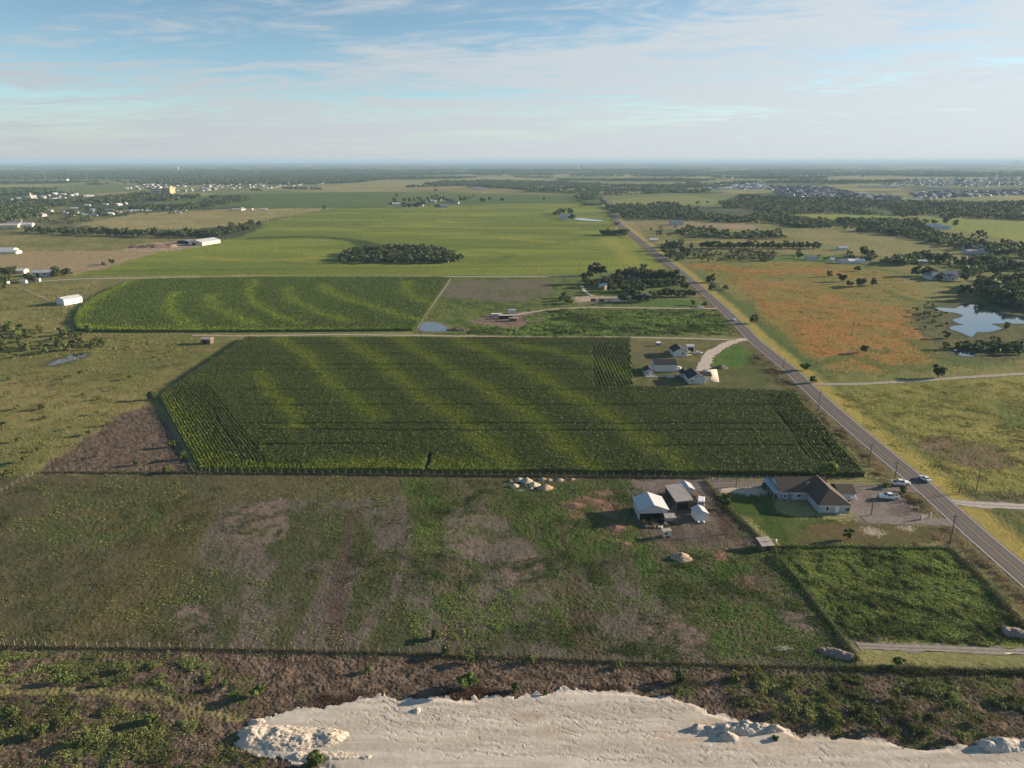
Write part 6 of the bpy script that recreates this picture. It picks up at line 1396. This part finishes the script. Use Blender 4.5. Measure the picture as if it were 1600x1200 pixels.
# ---------------------------------------------------------------- mounds
def mound(name, label, cat, px, py, rx, ry, h, rgb, group=None, rz=0.0, seed=0, peaks=1, m=None):
    g = np.random.default_rng(seed + 900); n = int(np.clip(max(rx, ry) * 14, 40, 110))
    u = np.linspace(-1.25, 1.25, n); X, Y = np.meshgrid(u, u, indexing='ij')
    a = np.arctan2(Y, X); rim = 1 + .30 * (fbm(np.cos(a) * 1.6 + seed, np.sin(a) * 1.6 + seed * 3, 4, 2) - .5) * 2
    rr_ = np.hypot(X, Y) / rim
    if peaks == 1: Z = np.clip(1 - rr_, 0, None) ** .95
    else:
        # dumped loads run into one crumbling ridge
        Z = .8 * np.clip(1 - rr_ ** 2, 0, None) * (.6 + .8 * fbm(X * peaks * .7 + seed, Y * 1.5, 3, 1))
        for i in range(peaks):
            cx_ = -0.82 + 1.64 * i / (peaks - 1) + g.uniform(-.12, .12); c = g.uniform(-.25, .25); q = np.hypot((X - cx_) * peaks * g.uniform(.38, .62), (Y - c) * 1.05)
            Z = np.maximum(Z, np.clip(1 - q, 0, None) ** .95 * g.uniform(.6, 1.1))
        Z *= sstep(1.15, .95, rr_) if False else np.clip((1.12 - rr_) * 6, 0, 1)
    s_ = 1 / max(h, .4)
    RX, RY = X * rx, Y * ry
    Z = h * Z * (1 + .55 * (fbm(RX * 1.1 + seed, RY * 1.1, 4, 5, .65) - .5)) + (.20 * (fbm(RX * 2.6, RY * 2.6 + seed, 3, 3, .7) - .5) * min(h, 1.2) + .10 * min(h, 1) * (vnoise(RX * 5.5, RY * 5.5 + seed, 1) > .78)) * (Z > .04) - .06
    V = np.column_stack([(X * rx).ravel(), (Y * ry).ravel(), Z.ravel()]); ii = np.arange(n * n).reshape(n, n)
    F = np.stack([ii[:-1, :-1], ii[1:, :-1], ii[1:, 1:], ii[:-1, 1:]], -1).reshape(-1, 4)
    F = F[(V[F][:, :, 2] > -.05).any(1)]
    used, inv = np.unique(F.ravel(), return_inverse=True)
    x, y = P(px, py); o = np_mesh(name, V[used], inv.reshape(-1, 4), m or mat('earth_%d_%d_%d' % tuple(int(c * 100) for c in rgb), rgb, 1.0, spec=.05, var=.30, vscale=2.6, bump=.12, bscale=6))
    o.location = (x, y, .02); o.rotation_euler[2] = rz; tag(o, label, cat, group); return o
CAL = (0.52, 0.46, 0.38)
mound('gravel_pile', 'large crusted pale gravel heap at the tip of the gravel pad', 'gravel pile', 455, 1154, 9.6, 3.6, 1.25, CAL, seed=1, peaks=4)
mound('gravel_pile', 'low pale ridge along the front edge of the gravel tip', 'gravel pile', 520, 1182, 7, 1.6, .8, CAL, seed=2, peaks=4)
mound('gravel_pile', 'small broken heap behind the large gravel heap', 'gravel pile', 405, 1130, 2.2, 1.2, .8, CAL, seed=3)
mound('gravel_pile', 'row of dumped grey gravel loads near the brush', 'gravel pile', 1153, 1141, 8.6, 1.9, 1.9, (0.42, 0.39, 0.35), seed=4, peaks=7)
mound('gravel_pile', 'single gravel cone in front of the dumped row', 'gravel pile', 1136, 1153, 2.3, 1.6, 1.6, (0.45, 0.40, 0.34), seed=5)
mound('gravel_pile', 'pale heap where the brush meets the pad near the corner', 'gravel pile', 1568, 1166, 4.2, 2.0, 1.8, (0.50, 0.46, 0.41), seed=6, peaks=3)
mound('dirt_mound', 'long grey earth mound at the paddock corner', 'dirt mound', 1307, 1021, 3.4, 1.7, 1.15, (0.23, 0.195, 0.165), seed=7, peaks=3, rz=-.35)
mound('dirt_mound', 'grey earth mound beside the gravel path at the frame edge', 'dirt mound', 1590, 990, 3.2, 2.2, 1.3, (0.25, 0.215, 0.19), seed=8, peaks=2, rz=-.3)
mound('dirt_mound', 'low flat stone heap in the weeds above the fence', 'dirt mound', 1223, 1013, 2.3, 1.0, .35, (0.26, 0.23, 0.20), seed=9)
mound('dirt_mound', 'cone of tan sand in the weeds below the barn yard', 'dirt mound', 1064, 871, 2.9, 2.4, 1.5, (0.33, 0.265, 0.19), seed=10)
mound('dirt_mound', 'brown earth mound on the lawn beside the house drive', 'dirt mound', 1127, 575, 3.6, 3.0, 2.0, (0.16, 0.13, 0.09), seed=11)
for i, (a, b, rx, ry, h, c) in enumerate(((811, 750, 1.6, 1.5, 1.3, (0.40, 0.35, 0.28)), (823, 752, 2.0, 1.8, 1.7, (0.40, 0.36, 0.28)), (804, 760, 1.5, 1.3, 1.4, (0.42, 0.37, 0.29)), (834, 758, 2.0, 1.6, 1.6, (0.48, 0.42, 0.32)), (852, 763, 2.6, 2.1, 1.9, (0.38, 0.28, 0.20)), (797, 752, 1.4, 1.3, .9, (0.13, 0.12, 0.08)), (821, 759, 1.6, 1.3, .9, (0.15, 0.13, 0.09)), (830, 764, 1.0, .9, .8, (0.36, 0.30, 0.24)), (848, 749, 1.6, 1.2, .9, (0.34, 0.27, 0.20)), (874, 750, 1.6, 1.2, .8, (0.34, 0.25, 0.19)), (811, 766, 1.8, .8, .35, (0.30, 0.25, 0.22)), (893, 749, 1.3, 1.0, .7, (0.26, 0.21, 0.17)), (858, 750, 1.3, 1.0, .7, (0.30, 0.25, 0.19)))):
    h *= .8; mound('dirt_mound', ['pale cone of fill in the back row by the maize fence', 'tall yellowish cone of fill with a shaded side by the fence', 'yellowish cone of fill at the end of the dumped group', 'whitish cone of fill in the middle of the dumped group', 'widest reddish brown cone of the dumped group', 'dark weedy mound behind the yellowish cones', 'dark weedy mound between the pale cones', 'smallest broken mound in front of the group', 'tan mound near the maize fence behind the reddish cone', 'last reddish low mound along the maize fence', 'flat spread of stones in front of the yellowish cone', 'faint grey mound alone near the maize fence', 'pale brown low mound behind the widest cone'][i], 'dirt mound', a, b, rx, ry, h, c, 'dirt mounds by the maize fence', seed=20 + i)
for i, (a, b, rx, ry, h) in enumerate(((930, 386, 0, 0, 0),)): pass
mound('dirt_mound', 'long brown earth heap in the warehouse yard', 'dirt mound', 240, 386, 26, 12, 4, (0.24, 0.17, 0.125), seed=40, peaks=2)
mound('dirt_mound', 'reddish pile of soil beside the van and the small sheds', 'dirt mound', 1089, 779, 2.6, 2.0, 1.0, (0.26, 0.15, 0.095), seed=41)
mound('dirt_mound', 'rubble ridge at the end of the stock pond', 'dirt mound', 716, 516, 7, 2.2, 1.4, (0.15, 0.125, 0.09), seed=42, peaks=4)
for i, (a, b, rx, ry) in enumerate(((898, 790, 3.4, 2.0), (925, 783, 4.2, 2.0), (962, 824, 3, 2.4), (975, 850, 2.6, 1.5))):
    mound('dirt_mound', ['wide reddish soil heap in the weeds by the fence lane', 'longest reddish soil heap in the weeds', 'reddish soil heap in front of the barn shadow', 'small rusty soil heap at the bend of the grey track'][i], 'dirt mound', a, b, rx, ry, .55, (0.19, 0.118, 0.084), seed=50 + i)
# loose stones on the pad and weeds
def stone(px, py, r, label, group):
    g = np.random.default_rng(int(px * 7 + py)); q = MB(); a = [2 * math.pi * i / 7 for i in range(7)]
    q.loft([[(r * s * math.cos(t) * g.uniform(.75, 1.2), r * s * math.sin(t) * g.uniform(.75, 1.2), z * r) for t in a] for s, z in ((.9, -.3), (1.05, .15), (.8, .6), (.25, .85))]); o = q.build('boulder', mat('pale_rock', (0.48, 0.43, 0.36), .95, var=.2, vscale=3)); x, y = P(px, py); o.location = (x, y, .1); o.rotation_euler[2] = g.uniform(0, 6); tag(o, label, 'boulder', group)
stone(652, 1112, .75, 'angular pale boulder standing on the gravel pad', None)
for i in range(26):
    stone(random.uniform(520, 1100), random.uniform(1102, 1180), random.uniform(.10, .22), 'small loose stone on the pale gravel pad', 'loose stones on the gravel pad')
# ---------------------------------------------------------------- single trees and bushes
def near_plants():
    tree(1293, 749, 7.2, 'bright', 'sunlit yellow green tree between the brown roofed house and the maize')
    tree(1131, 795, 4.6, 'bright', 'bright bushy tree at the bend of the lawn fence')
    tree(1325, 843, 3.2, 'bright', 'round young tree alone on the brown lawn', cat='tree')
    tree(1324, 800, 1.8, 'bush', 'low yellow shrub at the house corner')
    tree(1240, 776, 2.4, 'bush', 'dark shrub against the shady wall of the grey house')
    tree(1196, 764, 2.2, 'bush', 'dark shrub on the pale patch near the house porch')
    tree(1385, 762, 2.0, 'bush', 'bush beside the yard drive behind the parked pickup')
    tree(1410, 770, 2.4, 'bush', 'dark bush between the yard drive and the ditch')
    for px, py, h, l in ((733, 1077, 3.8, 'big rounded green bush in the middle of the rough strip'), (405, 1088, 2.6, 'bright green bush above the tip of the gravel'), (733, 1036, 1.9, 'small bush on the fence line above the big rounded bush'), (827, 1035, 1.8, 'yellow green bush on the long fence'),
        (806, 1080, 1.7, 'straggly bush beside the tyre ruts'), (680, 998, 1.8, 'lone pasture bush with a long shadow'), (697, 1022, 2.0, 'pale green bush just inside the long fence'), (965, 1043, 1.4, 'tiny bush on the fence above the dug up ruts'), (1062, 1064, 2.1, 'green bush under the fence where the brown strip narrows'),
        (1058, 1082, 1.5, 'low bush at the edge of the pale gravel'), (495, 1196, 3.0, 'dark dense bush in front of the gravel heap'), (852, 1086, .9, 'tiny bright tuft on the rim of the pad'), (195, 1048, 1.8, 'weedy bush above the tyre tracks'), (161, 1070, 1.2, 'small bright shoot next to the tyre tracks'), (350, 1074, 1.4, 'low bright bush up the slope from the gravel tip'),
        (238, 1130, 2.0, 'bush in the dark weeds below the tyre tracks'), (97, 1064, 1.9, 'scruffy bush between fence and tyre tracks'), (575, 1050, 1.4, 'small dark bush in the brown weeds'), (1210, 1156, 1.0, 'single green tuft in front of the gravel row'), (1405, 1040, 2.0, 'bush on the lower fence below the gravel path'), (60, 1150, 2.4, 'olive bush in the corner weeds'), (20, 1120, 2.4, 'tall olive bush at the edge weeds'), (130, 1165, 2.0, 'rounded olive bush low in the corner weeds')):
        tree(px, py, h, 'bush' if h > 1.3 else 'bush', l)
    for px, py, h in ((1150, 1062), (1185, 1085), (1240, 1075), (1290, 1095), (1340, 1110), (1395, 1090), (1430, 1125), (1480, 1105), (1530, 1130), (1580, 1095), (1225, 1115), (1310, 1130), (1370, 1140)) and [(a, b, random.uniform(1.2, 2.0)) for a, b in ((1150, 1062), (1185, 1085), (1240, 1075), (1290, 1095), (1340, 1110), (1395, 1090), (1430, 1125), (1480, 1105), (1530, 1130), (1580, 1095), (1225, 1115), (1310, 1130), (1370, 1140), (1450, 1150), (1500, 1155), (1180, 1055))]:
        tree(px, py, h, 'mesquite', 'olive bush rising from the brush between pad and paddock', 'bushes in the brush strip')
    l = 'mesquite bush with a long shadow on the tan ranch pasture'
    tree(238, 624, 3.6, 'bush', 'dark bush at the pointed corner of the large maize field')
    for px, py, h in ((205, 593, 2.2), (104, 592, 1.8), (125, 586, 2.0), (66, 640, 2.6), (150, 648, 1.8), (108, 671, 1.6), (28, 640, 2.2), (12, 620, 2.6), (42, 722, 2.4), (14, 748, 2.8), (30, 690, 1.8), (180, 610, 1.4), (170, 665, 2.0), (140, 680, 2.0), (70, 655, 1.6), (240, 560, 1.4), (265, 552, 1.4), (250, 565, 1.5), (270, 540, 1.2), (230, 540, 1.4), (200, 545, 1.6), (15, 594, 1.8), (35, 598, 1.4), (90, 602, 1.2), (155, 625, 1.8), (130, 618, 1.4), (5, 668, 2.2), (60, 705, 1.6)): tree(px, py, h, 'mesquite', l, 'mesquite bushes on the ranch pasture')
    for px, py, h, lb in ((270, 698, 2.6, 'olive bush on the tilled corner by the maize'), (285, 718, 2.8, 'pale dry bush against the tilled corner'), (262, 738, 2.2, 'low bush on the fence at the tilled corner'), (212, 727, 1.8, 'little bush in the tilled soil near the fence'), (150, 715, 1.2, 'tiny bush in the middle of the tilled soil'), (300, 735, 2.4, 'dark bush where the fence meets the maize')): tree(px, py, h, 'bush', lb)
    g = random.Random(3); pl = poly([(-20, 508), (60, 512), (118, 518), (170, 528), (165, 545), (120, 550), (60, 556), (-20, 566)]); xs, ys = scatter(pl, 70, np.random.default_rng(8))
    for x, y in zip(xs, ys): tree(0, 0, g.uniform(2.0, 4.6), g.choice(('bush', 'mesquite', 'elm')), 'scrub tree in the thicket above the creek', 'scrub trees of the thicket above the creek', name='scrub_tree', cat='tree', xy=(x, y))
    tree(138, 520, 5.0, 'elm', 'single dark tree at the blunt corner of the round maize field')
near_plants()
def grove():
    G = [(250, 290, 9.5), (320, 200, 9.5), (390, 200, 8.5), (420, 300, 6), (350, 320, 6), (310, 330, 6), (490, 370, 7), (570, 310, 9.5), (600, 240, 9.5), (640, 230, 9), (690, 250, 8), (640, 370, 6), (680, 380, 6), (740, 240, 9.5), (800, 220, 8), (830, 260, 9.5), (880, 270, 9.5), (920, 250, 8), (740, 360, 7), (800, 380, 7), (770, 320, 6), (870, 320, 6), (930, 320, 6), (1000, 270, 9.5), (1040, 250, 8.5), (1010, 325, 6), (1080, 320, 6), (1130, 250, 9.5), (1170, 270, 9.5), (1150, 315, 6), (1220, 300, 7.5), (1260, 350, 6), (700, 440, 7), (760, 470, 6), (820, 480, 6), (880, 480, 5), (940, 460, 5), (640, 480, 6), (610, 470, 5), (540, 280, 7), (470, 290, 6), (720, 200, 8), (850, 180, 7.5), (590, 330, 7)]
    for x, y, h in G: tree(880 + x / 6.667, 400 + y / 6.667, h * 1.2, random.choice(('oak', 'oak', 'elm')), 'old dark tree in the grove of the roadside farm', 'old trees of the roadside grove')
    tree(880 + 400 / 6.667, 400 + 400 / 6.667, 6.5, 'bright', 'sunlit round tree at the front of the grove by its gravel yard')
    for x in (930, 980, 1030, 1080, 1130, 1180, 1250, 1300, 1340): tree(880 + x / 6.667, 400 + (424 + random.uniform(-4, 6)) / 6.667, random.uniform(5.6, 7), 'oak', 'row tree lining the grove entrance lane', 'row of trees along the grove lane')
    for x, y, h in ((30, 490, 4.5), (80, 500, 4), (10, 440, 4.5), (-20, 470, 4), (50, 460, 4)): tree(880 + x / 6.667, 400 + y / 6.667, h, 'bush', 'bush in the clump behind the grove yard', 'bushes behind the grove yard')
    for x, y, h, l in ((1350, 510, 3.5, 'bush at the corner of the bright grove lawn'), (1465, 635, 3.6, 'single dark bush in the lush lot by the road'), (1470, 520, 3.2, 'narrow bush beside the pale car at the road'), (40, 800, 2.6, 'dark bush clump above the dirt track'), (215, 800, 2.6, 'second dark bush above the dirt track')): tree(880 + x / 6.667, 400 + y / 6.667, h, 'bush', l)
grove()
def others():
    for px, py, h, k, l in ((1107, 442, 6, 'elm', 'smaller of the twin trees beside the road in the meadow'), (1113, 441, 8, 'oak', 'larger dark tree at the roadside meadow track'), (1113, 455, 7.5, 'elm', 'rounded tree between the road and meadow track'), (1134, 453, 4.5, 'oak', 'low dark tree in the meadow near the road'), (1177, 505, 6, 'oak', 'round tree standing by the fence of the orange meadow'), (1259, 579, 4.5, 'bush', 'upright bush beside the road above the meadow drive'), (1271, 598, 3.2, 'bush', 'spreading bush at the meadow drive junction'),
        (1350, 551, 5.0, 'elm', 'lone tree in the middle of the orange meadow'), (1466, 589.5, 6.4, 'oak', 'dark spreading tree above the meadow drive'), (1297, 432, 5.5, 'oak', 'little dark tree at the back of the orange meadow'), (1315, 440, 7.5, 'oak', 'broad dark tree in the back meadow'), (1328, 447, 6, 'oak', 'first of the trees by the meadow track'), (1345, 448, 8.5, 'oak', 'flat topped group tree by the meadow track'), (1364, 446, 6.5, 'oak', 'last round tree by the meadow track'), (1340, 424, 6, 'oak', 'tree below the white roofed house'),
        (1247, 399, 8, 'elm', 'tree by the bright green paddock behind the meadow'), (1355, 401, 13, 'oak', 'large domed tree beside the white roofed house'), (1328, 398, 6, 'oak', 'tree behind the blue roofed house'), (1508, 439, 8, 'oak', 'big rounded tree beside the lake house'), (1432, 431, 10, 'oak', 'first tree on the shady side of the lake house'), (1446, 431, 9, 'oak', 'second tree on the shady side of the lake house'), (1456, 432, 8, 'oak', 'tree against the hipped wing of the lake house'), (1468, 438, 7, 'oak', 'dark tree hiding the front of the lake house'),
        (1507, 462, 10, 'elm', 'tree leaning over the top of the lake'), (1572, 515, 5, 'bright', 'yellow green tree on the near lake shore'), (1496, 546, 4.5, 'bright', 'pale willow by the small creek pond'), (1477, 545, 4.5, 'bright', 'pale bush beside the creek pond willow'), (1478, 528, 4.5, 'oak', 'dark tree below the lake inlet'), (1412, 341, 14, 'oak', 'tall round tree topping the creek belt'), (1478, 350, 13, 'oak', 'round tree beside the greenhouses'), (1492, 353, 11, 'elm', 'end tree beside the greenhouses'), (1460, 350, 9, 'oak', 'tree behind the greenhouses'),
        (361, 354.5, 9, 'mesquite', 'bare looking tree in the tan field above the belt'), (376, 354.5, 7, 'mesquite', 'small thin tree beside the bare looking tree'), (405, 354, 10, 'oak', 'dark tree at the end of the long belt'), (507, 327.5, 9, 'oak', 'lone dark tree at the corner of the tan field'), (175, 413, 6, 'oak', 'dark bush at the edge of the big green field'), (163, 415, 4, 'bush', 'small bush beside the dark one at the field edge'), (620, 307.5, 10, 'oak', 'lone tree in the field behind the island of homes'), (681, 299, 10, 'oak', 'lone tree on the yellow far field edge'), (850, 313, 8, 'oak', 'lone round tree in the far green field'),
        (765, 313, 10, 'oak', 'tree clump standing in the far green field'), (754, 316.5, 13, 'oak', 'tall round tree clump beyond the island of homes'), (785, 315, 11, 'oak', 'small tree clump at the far field edge'), (964, 353, 7, 'oak', 'tree at the road bend beside the field'), (534, 411, 7, 'oak', 'single tree just off the end of the oval wood')):
        tree(px, py, h, k, l)
    for i in range(26): tree(1098 + i * 7.2 + random.uniform(-2, 2), 388.5 - abs(i - 16) * .05 + random.uniform(-.5, .5), random.uniform(7, 10), random.choice(('oak', 'elm')), 'tree in the straight row across the pasture', 'straight row of pasture trees')
    for x, y in ((1042, 387), (1050, 385), (1056, 387), (1063, 386), (1046, 391), (1054, 391), (1064, 392), (1040, 397), (1048, 398), (1056, 400), (1066, 398), (1046, 405), (1058, 408), (1064, 407), (1072, 403), (1075, 396), (1080, 389), (1036, 392)): tree(x, y, random.uniform(7, 11), random.choice(('oak', 'elm')), 'tree in the dense clump beside the straight road', 'dense tree clump beside the road')
    for i in range(16): tree(940 + i * 2.6, 367 + random.uniform(-.9, .9), random.uniform(7, 9.5), 'oak', 'dark tree of the short hedge jutting from the road', 'short dark hedge by the road')
    # long belt on the ranch land
    L_ = [(45, 363), (100, 367), (150, 367), (200, 369), (250, 371), (300, 371), (335, 371), (362, 366), (385, 360), (395, 356)]
    xs = np.interp(np.linspace(0, 1, 76), np.linspace(0, 1, len(L_)), [p[0] for p in L_]); ys = np.interp(xs, [p[0] for p in L_], [p[1] for p in L_])
    for x, y in zip(xs, ys): tree(x + random.uniform(-2, 2), y + random.uniform(-2.2, 1.2), random.uniform(8, 13.5), random.choice(('oak', 'oak', 'elm')), 'tree of the long dark belt above the warehouse', 'long dark tree belt above the warehouse')
    for x, y in ((4, 432), (10, 430), (16, 431), (20, 428), (8, 440), (14, 443), (2, 446), (10, 448), (84, 432), (90, 432), (96, 431), (102, 430), (108, 430), (88, 429), (47, 440), (52, 441), (44, 437), (5, 452)): tree(x, y, random.uniform(6, 9), random.choice(('oak', 'elm')), 'tree around the ranch yard and workshop', 'trees around the workshop yard')
    for x, y in ((618, 317), (632, 315.5), (640, 315), (648, 315), (655, 314.5), (660, 318), (668, 313), (676, 310.5), (682, 310), (693, 313), (697, 314), (700, 315), (718, 309.5), (728, 312), (735, 310.5), (740, 309), (632, 324), (640, 325), (650, 325), (655, 323), (663, 320), (706, 318), (720, 314), (726, 314), (610, 320), (690, 312), (670, 318)): tree(x, y, random.uniform(8, 13), random.choice(('oak', 'elm')), 'tree shading the island of homes in the green field', 'trees on the island of homes')
    for x, y in ((868, 337), (874, 335), (880, 334), (891, 335), (893, 343), (909, 308), (913, 312), (918, 308)): tree(x, y, random.uniform(8, 13), 'oak', 'tree around the pond farm house', 'trees at the pond farm')
others()
# ---------------------------------------------------------------- the air
def haze():
    b = MB(); m = bpy.data.materials.new('haze_air'); m.use_nodes = True
    N = m.node_tree.nodes; L = m.node_tree.links; N.remove(N['Principled BSDF']); v = N.new('ShaderNodeVolumePrincipled')
    v.inputs['Color'].default_value = HAZE_COLOR; v.inputs['Density'].default_value = HAZE_DENSITY; v.inputs['Anisotropy'].default_value = 0.0
    L.new(v.outputs[0], N['Material Output'].inputs['Volume'])
    def grow(a, b_, s0, c):                       # cell edges, fine near the middle and coarse far out
        e = [0.0]; s = s0
        while e[-1] < max(-a, b_): e.append(e[-1] + s); s *= c
        return sorted({-t for t in e if t < -a} | {t for t in e if t < b_} | {a, b_})
    xs = grow(-60000.0, 60000.0, 500.0, 1.25); ys = grow(-2000.0, 80000.0, 500.0, 1.25); z0, z1 = -60.0, 128.0
    nx, ny = len(xs), len(ys); vid = {}
    def vtx(i, j, k):
        if (i, j, k) not in vid: vid[(i, j, k)] = len(b.v); b.v.append((xs[i], ys[j], (z0, z1)[k]))
        return vid[(i, j, k)]
    for i in range(nx - 1):
        for j in range(ny - 1):
            for k in (0, 1): b.f.append([vtx(i, j, k), vtx(i + 1, j, k), vtx(i + 1, j + 1, k), vtx(i, j + 1, k)])
        for j in (0, ny - 1): b.f.append([vtx(i, j, 0), vtx(i + 1, j, 0), vtx(i + 1, j, 1), vtx(i, j, 1)])
    for j in range(ny - 1):
        for i in (0, nx - 1): b.f.append([vtx(i, j, 0), vtx(i, j + 1, 0), vtx(i, j + 1, 1), vtx(i, j, 1)])
    o = b.build('haze', m); tag(o, kind='stuff')
HAZE_COLOR = (0.38, 0.58, 0.78, 1); HAZE_DENSITY = 6.5e-5
haze()
